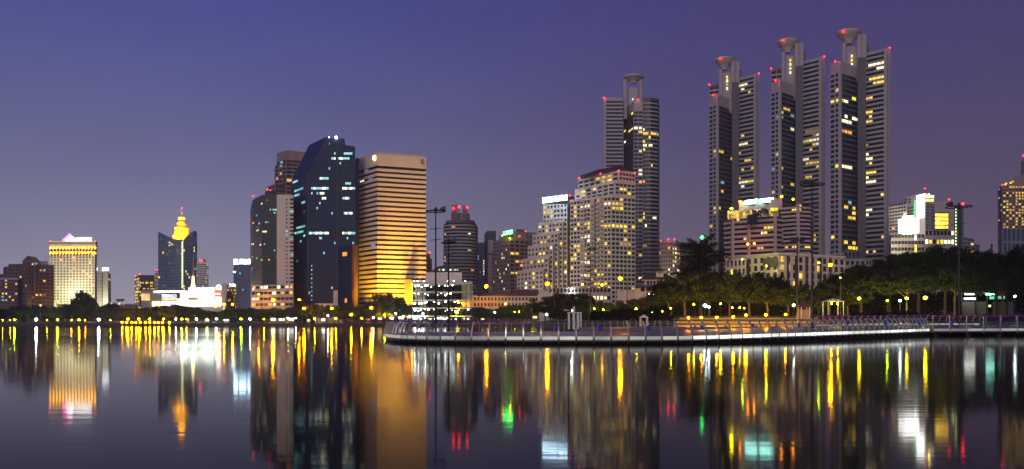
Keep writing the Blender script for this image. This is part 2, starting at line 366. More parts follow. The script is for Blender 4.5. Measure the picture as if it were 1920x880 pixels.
# ---- low podium houses left of the mall
b = Bld('low_building', 'low flat pale building with a planted roof in front of the hotel', Y=700, px=160)
f = ground_box(b, 136, 182, 562, 700, 20, 'cream_wall'); b.facade(f[0], f[1], G0 + 3, WZ(562, 700) - 1, 3, 9, .5, .3, .3, 'cream_wall', .15, 'yh'); b.finish()
b = Bld('low_building', 'long low service building with rooftop dishes left of the mall', Y=720, px=225)
f = ground_box(b, 205, 226, 567, 720, 16, 'white_wall'); ground_box(b, 226, 234, 571, 722, 14, 'grey_wall'); f2 = ground_box(b, 234, 258, 570, 720, 15, 'tan_wall')
b.facade(f[0], f[1], G0 + 6, WZ(567, 720) - .5, 3, 6, .5, .3, .3, 'white_wall', .5, 'hcw'); b.facade(f2[0], f2[1], G0 + 4, WZ(570, 720) - 1, 3, 6, .5, .3, .3, 'tan_wall', .15)
for px in (222, 229):
    mb = MB(); c = (WX(px, 724), 724, WZ(566, 724)); mb.lathe(c, [(.2, 0), (1.6, 1), (2.1, 2.2), (2.0, 2.2)], 10); mb.build('dish', 'dark_steel', b.r)
b.finish()
# ---- yellow windowed block beyond the mall
b = Bld('apartment_building', 'dark block dotted with yellow windows at the left end of the mall', Y=780, px=270)
P = b.poly(780, [(253, 519), (262, 516), (290, 516)], 20); b.core(P, G0, b.top, 'dark_wall')
b.facade(P[0], P[1], G0 + 3, b.top - 2, 13, 3, .4, .2, .3, 'grey_wall', .75, 'yw'); b.facade(P[1], P[2], G0 + 3, b.top - 6, 12, 10, .4, .2, .3, 'dark_wall', .5, 'ywy')
b.beacon(253.5, 518, 779, r=.7); b.beacon(263, 514.5, 780, r=.5, mast=2); b.finish()
b = Bld('water_tower', 'slim pinkish service tower with a red lamp beside the gold-crowned skyscraper', 'tower', Y=900, px=293)
P = b.poly(900, [(290.5, 507), (296, 507)], 8); b.core(P, G0, b.top, 'pink_wall'); b.facade(P[0], P[1], G0, b.top - 3, 12, 2, .5, .4, .2, 'pink_wall', .05); b.beacon(293.5, 506, 899, r=.6); b.finish()

# ---- crown skyscraper
Y = 1150
b = Bld('skyscraper', 'blue glass skyscraper with concave shoulders and a glowing golden crown and spire', 'skyscraper', Y=Y, px=332)
seg = [(296.5, 434), (304, 438), (312, 442), (320, 445.5), (330, 449), (342, 449)]
def strip(pts, Y0, dY, wallm):
    for i in range(len(pts) - 1):
        (xa, ya), (xb, yb) = pts[i], pts[i + 1]; Ya, Yb = Y0 + dY * i, Y0 + dY * (i + 1)
        A, B_ = (WX(xa, Ya), Ya), (WX(xb, Yb), Yb); C_, D_ = (WX(xb, Yb + 30), Yb + 30), (WX(xa, Ya + 30), Ya + 30)
        za, zb = WZ(ya, Ya), WZ(yb, Yb); b.wall(wallm).prism([A, B_, C_, D_], G0, [za, zb, zb, za])
        zt = min(za, zb); b.facade(A, B_, G0 + 30, zt - 1.5, max(3, int((zt - 30) / 4.1)), 2, .35, .1, .3, 'blue_wall', .22, 'yhkk', 'b')
strip(seg, Y, 1.5, 'blue_wall')
strip([(343.5, 449), (350, 443), (357, 437), (363, 433), (367, 433), (369.5, 437)], Y - 4, 2.5, 'blue_wall')
mb = MB()
for k in range(26): mb.box(WX(342, Y - 2) - .8, WX(342, Y - 2) + 1.0, Y - 3, Y - 2, WZ(540 - k * 3.4, Y - 2), WZ(538 - k * 3.4, Y - 2))
mb.build('light_strip', 'strip_lime', b.r)
cx, cyy = WX(340.5, Y + 32), Y + 32; pz = lambda py: WZ(py, Y + 32); q = (Y + 32) / F
mb = MB(); mb.lathe((cx, cyy, 0), [(15 * q, pz(452)), (13 * q, pz(446)), (13.6 * q, pz(428)), (12.8 * q, pz(427)), (9.5 * q, pz(425)), (8.6 * q, pz(417)), (5.4 * q, pz(415)), (4.6 * q, pz(408)), (2.2 * q, pz(405)), (1.1 * q, pz(402)), (.25 * q, pz(395))], 8)
o = mb.build('crown', 'gold_crown', b.r)
for k in range(8):
    a = math.pi * (k + .5) / 4; p = (cx + math.cos(a) * 14.5 * q, cyy + math.sin(a) * 14.5 * q - 1)
    mb = MB(); mb.lathe((p[0], p[1], 0), [(2.0 * q, pz(450)), (1.6 * q, pz(446)), (.2 * q, pz(441))], 6); mb.build('turret', 'gold_crown', b.r)
mb = MB(); mb.tube([(cx, cyy, pz(396)), (cx, cyy, pz(391))], .35, 6); mb.build('spire', 'gold_crown', b.r)
b.beacon(341, 390.5, Y + 8, r=.8)
mb = MB(); mb.lathe((cx, cyy, 0), [(5.6 * q, pz(412)), (5.6 * q, pz(408.6))], 10); mb.build('lantern', 'gold_light', b.r)
mb = MB(); mb.lathe((cx, cyy, 0), [(10.2 * q, pz(426.6)), (10.2 * q, pz(425.4))], 8); mb.build('light_ring', 'gold_light', b.r)
mb = MB(); mb.lathe((cx, cyy, 0), [(15.6 * q, pz(449)), (15.6 * q, pz(447.2))], 8); mb.build('light_ring', 'gold_light', b.r)
for dx in (-15, -7, 2, 12): flood(b.r, (cx + dx, Y + 9, pz(446.5)), (cx + dx * .5, cyy, pz(424)), (1, .55, .008), 130000, 130)
b.finish()
b = Bld('apartment_building', 'pale slab with white balconies between the crowned skyscraper and the mall tree', Y=1000, px=380)
P = b.poly(1000, [(368.5, 492), (391, 492)], 16); b.core(P, G0, b.top, 'white_wall'); b.facade(P[0], P[1], G0 + 30, b.top - 2, 15, 8, .5, .25, .6, 'white_wall', .14, 'yhw')
b.core([(WX(372, 1000), 1002), (WX(380, 1000), 1002), (WX(380, 1000), 1010), (WX(372, 1000), 1010)], b.top, b.top + 4, 'white_wall'); b.beacon(375.5, 488, 1001, r=1.0); b.finish()

# ---- mall
Y = 640
b = Bld('shopping_mall', 'dazzling white shopping mall with a large lilac lettered billboard', 'mall', Y=Y, px=340)
f = ground_box(b, 265, 353, 544, Y, 30, 'grey_wall'); f2 = ground_box(b, 353, 416, 538.5, Y - 4, 30, 'white_wall')
ground_box(b, 262, 356, 542.8, Y - 1.5, 20, 'dark_wall', WZ(544, Y)); z = lambda py: WZ(py, Y)
def panel(n, m, a, c, t, d, Yp=Y - .4, th=.35): b.part(n, m, lambda mb: mb.box(WX(a, Yp), WX(c, Yp), Yp - th, Yp, WZ(d, Yp), WZ(t, Yp)))
panel('facade_light', 'shop_white', 288, 352, 546, 548.5); panel('shop_window', 'shop_warm', 265.5, 281, 551, 563.5); panel('shop_window', 'shop_white', 338.5, 352.5, 549, 562)
panel('shop_window', 'shop_warm', 285.5, 300, 565.5, 574.5); panel('shop_window', 'shop_white', 302, 330, 564.5, 574.5); panel('shop_window', 'shop_white', 331, 352.5, 563.5, 574)
panel('billboard', 'dark_wall', 301.5, 338, 549, 563.6, Y - .6, .5)
panel('shop_window', 'shop_warm', 303, 337, 559.6, 562.6, Y - 1.15, .1)
tx = bpy.data.curves.new('billboard_text', 'FONT'); tx.body = 'TERMINAL21'; tx.size = 5.6 * .4 * 1.38; tx.extrude = .12; tx.offset = .03; tx.materials.append(MATS['sign_lilac'])
to = bpy.data.objects.new('billboard_text', tx); COL.objects.link(to); to.parent = b.r; tx.size = 3.4; tx.space_character = .93
to.location = Vector((WX(302.3, Y - 1.3), Y - 1.3, WZ(558.6, Y))) - Vector(b.r['_o']); to.rotation_euler = (math.pi / 2, 0, 0); to.scale = (.64, 1.15, 1)
Yp = Y - 4.4
panel('facade_light', 'shop_cyan', 353.5, 401.5, 539.5, 550.8, Yp); panel('poster', 'shop_red', 353.5, 371, 559.8, 562, Yp); panel('poster', 'strip_lime', 388, 400, 558, 561.6, Yp)
panel('poster', 'shop_warm', 371.4, 387.6, 557.5, 562, Yp); panel('poster', 'shop_white', 353.5, 401.5, 551.1, 557, Yp)
panel('red_sign', 'shop_red', 402.2, 415, 544.6, 556.4, Yp); panel('sign_lettering', 'screen_white', 404.5, 412.5, 550.3, 552.6, Yp - .5, .15)
panel('shop_window', 'shop_white', 353.5, 401.5, 563, 566.4, Yp); panel('shop_window', 'shop_cyan', 353.5, 415, 567, 574, Yp); panel('shop_window', 'shop_white', 402.5, 415, 557, 566, Yp)
b.part('floodlight', 'screen_white', lambda mb: mb.ball((WX(410, Yp - 2), Yp - 2, WZ(539, Yp)), 2.0, 10, 6))
b.finish()
b = Bld('light_tree', 'thin golden illuminated cone and spire standing on the mall roof', 'decoration', Y=Y + 5, px=362)
b.part('cone', 'sign_gold', lambda mb: mb.lathe((WX(362, Y + 5), Y + 5, 0), [(1.7, WZ(538, Y + 5)), (1.3, WZ(532, Y + 5)), (.9, WZ(526, Y + 5)), (.7, WZ(518, Y + 5))], 10))
b.part('spire', 'gold_crown', lambda mb: mb.tube([(WX(362.3, Y + 5), Y + 5, WZ(518, Y + 5)), (WX(362.8, Y + 5), Y + 5, WZ(472, Y + 5))], [.5, .12], 6)); b.finish()
b = Bld('apartment_building', 'beige block with small yellow windows and a blue and white roof sign', Y=700, px=430)
P = b.poly(700, [(415.5, 533), (425.5, 531)], 16); b.core(P, G0, b.top, 'white_wall')
P = b.poly(701, [(425.5, 534), (443, 534)], 16); b.core(P, G0, b.top, 'tan_wall'); b.facade(P[0], P[1], G0 + 3, b.top - 1, 10, 7, .45, .35, .3, 'tan_wall', .35, 'yyw')
b.sign(434, 441, 533, 537, 699.5, 'sign_white', 2); b.part('sign_emblem', 'sign_lilac', lambda mb: mb.box(WX(430.8, 699), WX(432.6, 699), 698.4, 699, WZ(536.5, 699), WZ(531.5, 699)))
flood(b.r, (WX(418, 690), 688, 4), (WX(420, 700), 700, 20), (1, 1, .7), 30000, 120); b.finish()
b = Bld('office_building', 'hazy blue tower with a glaring white crown sign left of the black glass tower', Y=950, px=455)
P = b.poly(950, [(438.5, 497), (447, 495), (470, 495)], 22); b.core(P, G0, b.top, 'blue_wall')
b.facade(P[0], P[1], G0 + 30, b.top - 3, 14, 2, .4, .3, .4, 'blue_wall', .05, 'c', 'b'); b.facade(P[1], P[2], G0 + 30, b.top - 3, 14, 4, .4, .35, .5, 'blue_wall', .05, 'c', 'b')
b.sign(438.5, 469.5, 486.5, 496, 947, 'sign_blue', 6); b.part('lit_terrace', 'screen_white', lambda mb: mb.box(WX(444, 946), WX(465, 946), 943, 946, WZ(563, 946), WZ(557, 946)))
b.part('roof_edge', 'sign_blue', lambda mb: mb.box(WX(438.5, 946), WX(448, 946), 944, 945, WZ(511, 946), WZ(509.6, 946))); b.finish()

# ---- black glass tower with white slab
b = Bld('office_tower', 'black glass tower with a white windowed slab rising from a lit white podium', 'tower', Y=540, px=510)
P = b.poly(540, [(469.5, 391), (474, 375), (492, 365.5), (519, 365.5)], 30, 3); b.core(P, WZ(533, 540), b.top, 'black_glass')
for i, nb in ((0, 2), (1, 5), (2, 7)):
    b.facade(P[i], P[i + 1], WZ(533, 540), b.top - 1, 28, nb + 3, .5, .03, .12, 'black_glass', .05, 'cckkyg', 'x', bands=False, piers=False)
P2 = b.poly(539.5, [(519, 365), (550, 365.5)], 30); b.core(P2, G0, b.top, 'white_wall')
A, B_ = Vector(P2[0]), Vector(P2[1]); u = (B_ - A).normalized(); n = Vector((u.y, -u.x)); fh = (b.top - 2 - WZ(533, 540)) / 22
for i in range(22):
    z_ = WZ(533, 540) + (i + .55) * fh; L = (B_ - A).length
    for s_, wd, hh in ((.60, .9, 1.0), (.86, 3.3, .95)):
        q = A + u * L * s_ + n * .05; b.p.append([q.x, q.y, z_, wd, hh, 0, ('c' if random.random() < .12 else None), 'v'])
    b.wall('white_wall').fbox(A, u, n, L * .70, L, .02, .45, z_ + .7, z_ + fh - .7)
b.lit = [(508, 395, 'c', 4), (492, 432, 'h', 3), (480, 432, 'y', 2), (474, 418, 'o'), (472, 458, 'h', 2), (480, 403, 'c'), (483, 485, 'g'), (488, 460, 'h'), (498, 415, 'c', 2), (501, 418, 'k', 2)]
P3 = b.poly(532, [(472, 535), (550.5, 533)], 34); b.core(P3, G0, b.top, 'cream_wall')
b.facade(P3[0], P3[1], G0 + 2, b.top - .8, 6, 10, .55, .12, .4, 'cream_wall', .30, 'hw', 'g')
for k in range(5): b.part('light_strip', 'screen_white', lambda mb, k=k: mb.box(WX(500, 531), WX(530, 531), 530.8, 531.2, WZ(541.8 + 6 * k, 531), WZ(540 + 6 * k, 531)))
b.part('light_strip', 'screen_white', lambda mb: mb.box(WX(474, 531), WX(494, 531), 530.8, 531.2, WZ(543.8, 531), WZ(542.4, 531)))
b.core(ground_box(b, 497, 518, 359.5, 545, 14, 'dark_wall', WZ(366, 540)), 10, 11, 'dark_wall'); b.beacon(475, 368, 541)
b.finish()
# ---- stepped brown office tower behind
b = Bld('office_tower', 'brown stepped office tower with a plain boxy top behind two dark glass towers', 'tower', Y=640, px=545)
P = b.poly(640, [(519, 288), (537, 282), (582, 286)], 26, 1); b.core(P, WZ(314, 640), b.top, 'tan_wall'); b.wall('tan_wall').prism(offset(P, .8), b.top - 10, b.top - 9)
for i, nb in ((0, 3), (1, 7)): b.facade(P[i], P[i + 1], WZ(312, 640), WZ(300, 640), 2, nb, .3, .12, .3, 'tan_wall', .3 if i == 0 else 0, 'ck', 'v')
Q = b.poly(641, [(516.5, 312), (537, 306), (582, 309)], 26, 1); b.core(Q, G0, b.top, 'tower_dark')
for i, nb in ((0, 3), (1, 4)): b.facade(Q[i], Q[i + 1], 20, b.top, 34, nb, .38, .16, .7, 'tan_wall', .05, 'od', 'v')
R = b.poly(636, [(499, 352), (516, 345), (540, 348)], 20, 1); b.core(R, G0, b.top, 'tower_dark')
for i, nb in ((0, 3), (1, 4)): b.facade(R[i], R[i + 1], 20, b.top - 1, 28, nb, .4, .14, .7, 'tan_wall', .08, 'od', 'v')
b.lit = [(541, 337, 'o'), (549, 338, 'o'), (538, 363, 'y'), (519, 338, 'o'), (525, 327, 'w'), (503, 354, 'o')]
b.beacon(506.5, 357, 633, 'beacon_red', .6); b.finish()

# ---- slanted navy glass tower
Y = 540
b = Bld('office_tower', 'tallest navy glass tower with a slanted shoulder and a white lamp on top', 'tower', Y=Y, px=610)
prof = [(576, 328), (611, 257), (646, 260), (647, 272), (666, 275)]
ev = Vector((-13.3, 20.0)) * 1.25
def prof_prism(m, pts, Yf, e, z0):
    mb = b.wall(m); n = len(pts)
    fr = [(WX(px, Yf), Yf, WZ(py, Yf)) for px, py in pts]; fr = [(fr[0][0], Yf, z0)] + fr + [(fr[-1][0], Yf, z0)]
    bk = [(x + e.x, y + e.y, z) for x, y, z in fr]; n = len(fr)
    mb.add(fr + bk, [tuple(range(n)), tuple(range(2 * n - 1, n - 1, -1))] + [(i, n + i, n + (i + 1) % n, (i + 1) % n) for i in range(n)])
prof_prism('navy_wall', prof, Y, ev, G0)
def ztop(px):
    for (xa, ya), (xb, yb) in zip(prof, prof[1:]):
        if xa <= px <= xb: return WZ(ya + (yb - ya) * (px - xa) / max(1e-6, xb - xa), Y)
    return 0
A = (WX(576, Y), Y); B_ = (WX(631.5, Y), Y); C_ = (WX(634, Y), Y); D_ = (WX(666, Y), Y); E_ = (A[0] + ev.x, A[1] + ev.y)
cl = lambda a: (lambda s_, z_: z_ + 2.0 < ztop(960 + F * (a[0] + s_) / Y))
zt = WZ(258, Y)
b.facade(A, B_, 12, zt, 34, 22, .55, .05, .12, 'navy_wall', .035, 'ccck', 'm', clip=cl(A), bands=False, piers=False)
b.facade(C_, D_, 12, zt, 34, 12, .55, .05, .12, 'navy_wall', .06, 'ccck', 'm', clip=cl(C_), bands=False, piers=False)
b.facade(E_, A, 12, WZ(330, Y), 27, 9, .55, .05, .12, 'navy_wall', .05, 'cck', 'm')
b.wall('dark_wall').box(WX(631.6, Y), WX(633.9, Y), Y - .25, Y + .5, G0, zt - 3); b.wall('dark_wall').box(WX(576, Y), WX(579, Y), Y - .6, Y + .5, G0, WZ(330, Y))
b.core([(WX(666, Y), Y + 1), (WX(673, Y), Y + 2), (WX(668, Y), Y + 10), (WX(666, Y), Y + 10)], WZ(301, Y), WZ(296, Y), 'navy_wall')
b.core([(WX(666, Y), Y + 1), (WX(669, Y), Y + 2), (WX(668, Y), Y + 10), (WX(666, Y), Y + 10)], G0, WZ(301.5, Y), 'navy_wall')
for py, runs in ((284, ((647, 661),)), (300, ((635, 655), (622, 628))), (333, ((600, 615),)), (344, ((648, 660),)), (351, ((584, 616),)), (355, ((644, 666),)), (360, ((601, 609),)), (373, ((604, 610), (644, 654))),
                 (396, ((645, 660),)), (434.5, ((580, 596), (604, 616))), (438, ((642, 664), (585, 618)))):
    for a, c in runs:
        for x in np.arange(a, c, 2.4): b.lit.append((x, py, random.choice('cch')))
for py, a, c in ((342, 553, 560), (356, 555, 570), (368, 555, 562), (378, 566, 572), (426, 556, 572), (438.5, 553, 574), (434, 553, 562)):
    for x in np.arange(a, c, 3): b.lit.append((x, py, 'c'))
b.beacon(630, 258, Y - 1, 'tube_white', .8); b.beacon(617, 257.5, Y - 1, 'tube_white', .3)
for k in range(9): b.part('light_strip', 'lit_cool', lambda mb, k=k: mb.box(WX(584, Y), WX(585.6, Y), Y - .7, Y - .35, WZ(500 + 8 * k, Y), WZ(497 + 8 * k, Y)))
b.finish()
b = Bld('office_building', 'small dark glass annex with a brown vertical fin between navy and banded towers', Y=525, px=650)
P = b.poly(525, [(634, 463), (660, 459)], 12); b.core(P, G0, b.top, 'navy_wall'); b.facade(P[0], P[1], 8, b.top - 1, 14, 6, .12, .05, .1, 'navy_wall', .02, 'o', 'm')
b.core([(WX(660, 524), 524), (WX(663.5, 524), 524), (WX(663.5, 524), 538), (WX(660, 524), 538)], G0, WZ(457.5, 524), 'rust'); b.lit = [(644, 475, 'o', 2)]; b.finish()
b = Bld('low_building', 'low flat garage with pale walls at the foot of the navy tower', Y=500, px=600)
f = ground_box(b, 590, 634, 569, 505, 18, 'cream_wall'); b.facade(f[0], f[1], G0 + 2, WZ(569, 505) - 1, 3, 8, .5, .2, .3, 'cream_wall', .35, 'hw'); ground_box(b, 625, 633, 545, 515, 6, 'cream_wall'); b.finish()

# ---- gold banded tower
b = Bld('office_tower', 'broad banded office tower floodlit gold at its foot with emblems near the roof', 'tower', Y=540, px=732)
P = b.poly(540, [(667, 298), (708, 284), (797.5, 291)], 40, 1); top = b.top; b.core(P, G0, top - 9.5, 'void')
b.wall('gold_wall').prism(offset(P, .55), top - 9.0, top - 1.6); b.wall('gold_wall').prism(offset(P, -1.2), top - 9.4, top + .2)
zb = WZ(575, 540); b.rings(P, zb, top - 9.4, 29, .56, .55, 'gold_wall')
for i, nb in ((0, 10), (1, 20)): b.facade(P[i], P[i + 1], zb, top - 9.4, 29, nb, .56, .05, .2, 'void', 0, 'y', 'v', bands=False, piers=False)
b.lit = [(677, 342, 'h', 2), (692, 336, 'b'), (696, 336, 'b'), (684, 322, 'b', 2), (697, 462, 'b', 2)]
def emblem(px, py, Y, m, nrm):
    c = Vector((WX(px, Y), Y, WZ(py, Y)))
    for k, (r0, sx) in enumerate(((1.45, .8), (.9, .35))):
        mb = MB(); R_ = []
        for j in range(25):
            a = 2 * math.pi * j / 24; R_.append((c.x + math.cos(a) * r0 * sx, c.y - .2 * nrm, c.z + math.sin(a) * r0))
        mb.tube(R_, .26, 6); mb.build('emblem', m, b.r)
    mb = MB(); mb.tube([(c.x, c.y - .2, c.z - 1.3), (c.x, c.y - .2, c.z + 1.3)], .22, 6); mb.build('emblem', m, b.r)
emblem(702.3, 296.5, 541, 'sign_gold', 1); emblem(792, 303.5, 547.2, 'rust', 1)
for px, Yf, W_ in ((715, 512, 330000), (737, 515, 250000), (765, 518, 210000), (790, 522, 190000), (700, 515, 90000)):
    flood(b.r, (WX(px, Yf), Yf, 4), (WX(px, 548), 548, 38), (1, .50, .010), W_, 92)
P4 = ground_box(b, 758, 772, 524, 533, 12, 'brown_wall'); b.part('lit_edge', 'gold_light', lambda mb: mb.box(WX(772.3, 532), WX(773.6, 532), 532, 532.4, WZ(570, 532), WZ(531, 532)))
b.finish()

# ---- bright parking deck
Y = 470
b = Bld('parking_deck', 'open car park full of glaring white tube lamps beside the banded tower', 'car park', Y=Y, px=825)
x0, x1 = WX(773, Y), WX(884, Y); zt = WZ(532, Y); mbw = b.wall('white_wall')
mbw.box(x0, x1, Y + 14, Y + 15, G0, zt); fl = 5; fh = (zt - G0) / fl
for i in range(fl): mbw.box(x0, x1, Y, Y + 14, G0 + (i + 1) * fh - .45, G0 + (i + 1) * fh + (0 if i < fl - 1 else 1.2)); mbw.box(x0 - .1, x1 + .1, Y - .15, Y - .02, G0 + (i + 1) * fh - .4, G0 + (i + 1) * fh + .12)
for k in range(13):
    xx = x0 + (x1 - x0 - .5) * k / 12; b.wall('dark_steel').box(xx, xx + .4, Y + .03, Y + .5, G0, zt - .5)
for i in range(fl):
    for k in range(17):
        xx = x0 + 1 + (x1 - x0 - 3) * (k + random.uniform(-.25, .25)) / 16; zz = G0 + (i + 1) * fh - .55 - random.choice((0, .3, .9))
        dens = 1 if k < 4 else .72 if k < 12 else .3
        if random.random() < dens:
            rr = random.choice((.22, .3, .42)) * (1.3 if k < 2 else 1)
            mb = MB(); mb.ball((max(xx, x0 + .7), Y + random.uniform(.8, 6), zz - rr), rr, 7, 4); mb.build('ceiling_light', 'tube_white', b.r)
for px in (776, 783, 795, 840, 851, 872): b.beacon(px, 527.5, Y + 1, 'tube_white', .35, mast=1.3)
f = ground_box(b, 798, 866, 511, Y + 14, 16, 'white_wall')
f = ground_box(b, 812, 858, 505, Y + 16, 12, 'dark_wall'); mb = b.wall('dark_wall')
mb.add([(WX(808, Y + 15), Y + 15, WZ(511, Y + 15)), (WX(866, Y + 15), Y + 15, WZ(511, Y + 15)), (WX(856, Y + 15), Y + 15, WZ(500, Y + 15)), (WX(838, Y + 15), Y + 15, WZ(496.5, Y + 15)), (WX(820, Y + 15), Y + 15, WZ(500, Y + 15))] +
       [(WX(808, Y + 28), Y + 28, WZ(511, Y + 15)), (WX(866, Y + 28), Y + 28, WZ(511, Y + 15)), (WX(856, Y + 28), Y + 28, WZ(500, Y + 15)), (WX(838, Y + 28), Y + 28, WZ(496.5, Y + 15)), (WX(820, Y + 28), Y + 28, WZ(500, Y + 15))],
       [(0, 1, 2, 3, 4), (9, 8, 7, 6, 5)] + [(i, i + 5, (i + 1) % 5 + 5, (i + 1) % 5) for i in range(5)])
for px, c in ((824, 'h'), (831, 'h'), (833, 'c'), (842, 'c'), (845, 'h'), (851, 'c'), (854, 'h'), (858, 'o')):
    b.part('window', WINS[c], lambda mb: mb.box(WX(px, Y + 15) - .4, WX(px, Y + 15) + .4, Y + 14.8, Y + 14.95, WZ(504.5, Y), WZ(501.5, Y)))
b.finish()
b = Bld('apartment_building', 'thin tan tower with two red roof lamps behind the glaring car park', Y=800, px=804)
P = b.poly(800, [(797, 482), (810, 486)], 10); b.core(P, G0, b.top, 'tan_wall'); P = b.poly(800, [(797, 475), (806, 476)], 8); b.core(P, G0, b.top, 'tan_wall'); b.facade(P[0], P[1], 10, b.top - 3, 18, 3, .5, .4, .2, 'tan_wall', 0)
b.beacon(798, 474, 799, r=.8); b.beacon(805.5, 474, 799, r=.8); b.finish()

# ---- rounded banded tower
Y = 760
b = Bld('apartment_tower', 'rounded tower with dark and white bands and three red lamps on roof pylons', 'tower', Y=Y, px=863)
xc = WX(863, Y + 12); rx = 30.3 / F * (Y + 6); P = [(xc + math.sin(a) * rx * (1 if abs(math.sin(a)) < .99 else 1), Y + 12 - math.cos(a) * 13) for a in np.linspace(-math.pi / 2, math.pi / 2, 13)]
P = P + [(P[-1][0], Y + 30), (P[0][0], Y + 30)]; b.top = WZ(418, Y); b.core(P, G0, b.top, 'void'); b.rings(P, 8, b.top, 28, .52, .9, 'grey_wall')
for i in range(12): b.facade(P[i], P[i + 1], 8, b.top, 28, 1, .52, .06, .2, 'void', .02, 'yd', 'v', bands=False, piers=False)
b.core(offset(P, -1.5), b.top, WZ(412, Y), 'tower_dark')
b.part('plant_room', 'grey_wall', lambda mb: mb.lathe((xc, Y + 14, 0), [(8.6, WZ(413, Y)), (8.6, WZ(398, Y)), (8.2, WZ(398, Y))], 20))
for px, a, c in ((853.5, 384, 3.0), (861, 390, .5), (872.5, 385, 2.6)): b.part('pylon', 'tower_dark', lambda mb: mb.box(WX(px, Y) - c, WX(px, Y) + c * .6, Y + 2, Y + 5, WZ(412, Y), WZ(a, Y)))
for px, py in ((850.5, 391), (861, 388), (876, 389)): b.beacon(px, py, Y + 1.2, r=1.35)
b.lit = [(851.5, 423.5, 'o'), (835, 437, 'y'), (877, 436, 'h'), (881, 472, 'y'), (883, 509, 'o'), (836, 485, 'y')]; b.finish()
# ---- slim pair
b = Bld('apartment_building', 'slim grey block with a column of white windows behind the rounded tower', Y=820, px=902)
P = b.poly(820, [(892, 456), (909, 454)], 14); b.core(P, G0, b.top, 'grey_wall'); b.facade(P[0], P[1], 10, b.top - 2, 26, 5, .5, .4, .3, 'grey_wall', .03, 'c')
b.lit = [(906, 488, 'h'), (906, 492, 'h'), (906, 500, 'h'), (906, 504, 'h'), (906, 508, 'h'), (906, 513, 'h'), (897, 480, 'c'), (897, 484, 'c'), (895, 472, 'c')]; b.finish()
b = Bld('office_tower', 'narrow dark teal tower with a pale glass stripe left of the green sign', 'tower', Y=800, px=919)
P = b.poly(800, [(908, 440), (913, 433), (930, 433)], 18, 1); b.core(P, G0, b.top, 'teal_wall'); b.facade(P[1], P[2], 10, b.top - 2, 30, 4, .3, .1, .3, 'teal_wall', .0, 'c', 'n')
b.part('glass_stripe', 'grey_wall', lambda mb: mb.box(WX(915, 796), WX(922.5, 796), 796, 799.5, 8, WZ(478, 796))); b.part('glass_stripe', 'tower_wall', lambda mb: mb.box(WX(915, 796), WX(924, 796), 796.4, 799.6, WZ(475, 796), WZ(450, 796))); b.finish()
# ---- green sign building
b = Bld('apartment_building', 'tan apartment block carrying a bright green rooftop sign', Y=700, px=958)
P = b.poly(700, [(924.5, 452), (955.5, 446.5), (992, 449)], 24, 1); b.core(P, G0, b.top, 'tan_wall')
b.facade(P[0], P[1], 8, b.top - 2, 19, 8, .5, .45, .4, 'tan_wall', .10, 'yhh', 'v'); b.facade(P[1], P[2], 8, b.top - 2, 19, 4, .45, .2, .8, 'tan_wall', .12, 'yyo', 'v')
Q = b.poly(712, [(936, 441), (948, 439), (986, 441)], 12, 1); b.core(Q, G0, b.top, 'tan_wall'); b.sign(944, 961, 434.5, 441.5, 699, 'sign_green', 4, 1.4)
b.beacon(942, 442, 700, 'beacon_orange', .5); b.beacon(974, 443, 699, 'beacon_red', .8); b.beacon(956, 447, 699, 'lamp_small', .35)
b.lit = [(962, 478, 'y', 2), (942, 474, 'w'), (940, 486, 'h', 2), (938, 513, 'y'), (960, 512, 'y', 2), (977, 501, 'y'), (977, 496, 'o'), (967, 490, 'o', 2)]; b.finish()
b = Bld('apartment_building', 'pale brown block just behind the green signed building', Y=780, px=990)
P = b.poly(780, [(965, 434), (1012, 437)], 20); b.core(P, G0, b.top, 'tan_wall'); b.facade(P[0], P[1], 10, b.top - 4, 24, 9, .5, .4, .3, 'tan_wall', .03, 'yo', 'v'); b.core(b.poly(790, [(968, 432), (985, 433)], 8), G0, b.top + 1, 'tower_dark'); b.beacon(985, 434, 779); b.finish()

# ---- terraced white tower with the blue-white sign
b = Bld('apartment_tower', 'white tower stepping down in terraces with a glaring blue-white sign', 'tower', Y=600, px=1030)
st = [(1018.7, 384, 1064, 379), (1009.5, 420, 1055.6, 414.5), (999.6, 442, 1047, 436), (990.3, 464, 1037.5, 458), (980.4, 488, 1028.6, 482), (970, 510.5, 1019, 505)]
for k, (xa, ya, xb, yb) in enumerate(st):
    Yk = 600 - k * 2.2; P = b.poly(Yk, [(xa, ya), (xb, yb)], 20 - k, 1); b.core(P, G0, b.top, 'white_wall'); b.wall('white_wall').prism(offset(P, .35), b.top - .8, b.top + .7)
    zb = WZ(570, 600); nf = max(3, round((b.top - 1.5 - zb) / 3.3)); b.facade(P[0], P[1], zb, b.top - 1.5, nf, 7, .48, .42, .45, 'white_wall', .13, 'yyyh', 'g')
b.core([(WX(1064, 600), 592), (WX(1071, 600), 604), (WX(1071, 600), 625), (WX(1064, 600), 615)], G0, WZ(380, 600), 'tan_wall')
b.facade((WX(1064, 592), 592), (WX(1071, 604), 604), 10, WZ(392, 600), 22, 2, .5, .3, .3, 'tan_wall', .4, 'y')
mb = MB(); mb.prism([(WX(1062, 598), 598), (WX(1079, 598), 600), (WX(1079, 598), 616), (WX(1062, 598), 614)], WZ(380, 600), WZ(376, 600)); mb.lathe((WX(1070, 606), 607, 0), [(9, WZ(376, 600)), (1, WZ(366, 600))], 4); mb.build('roof', 'red_roof', b.r)
b.sign(1017, 1063.5, 371.5, 381, 588, 'sign_blue', 11, 2.2); b.beacon(1068.5, 367, 598); 
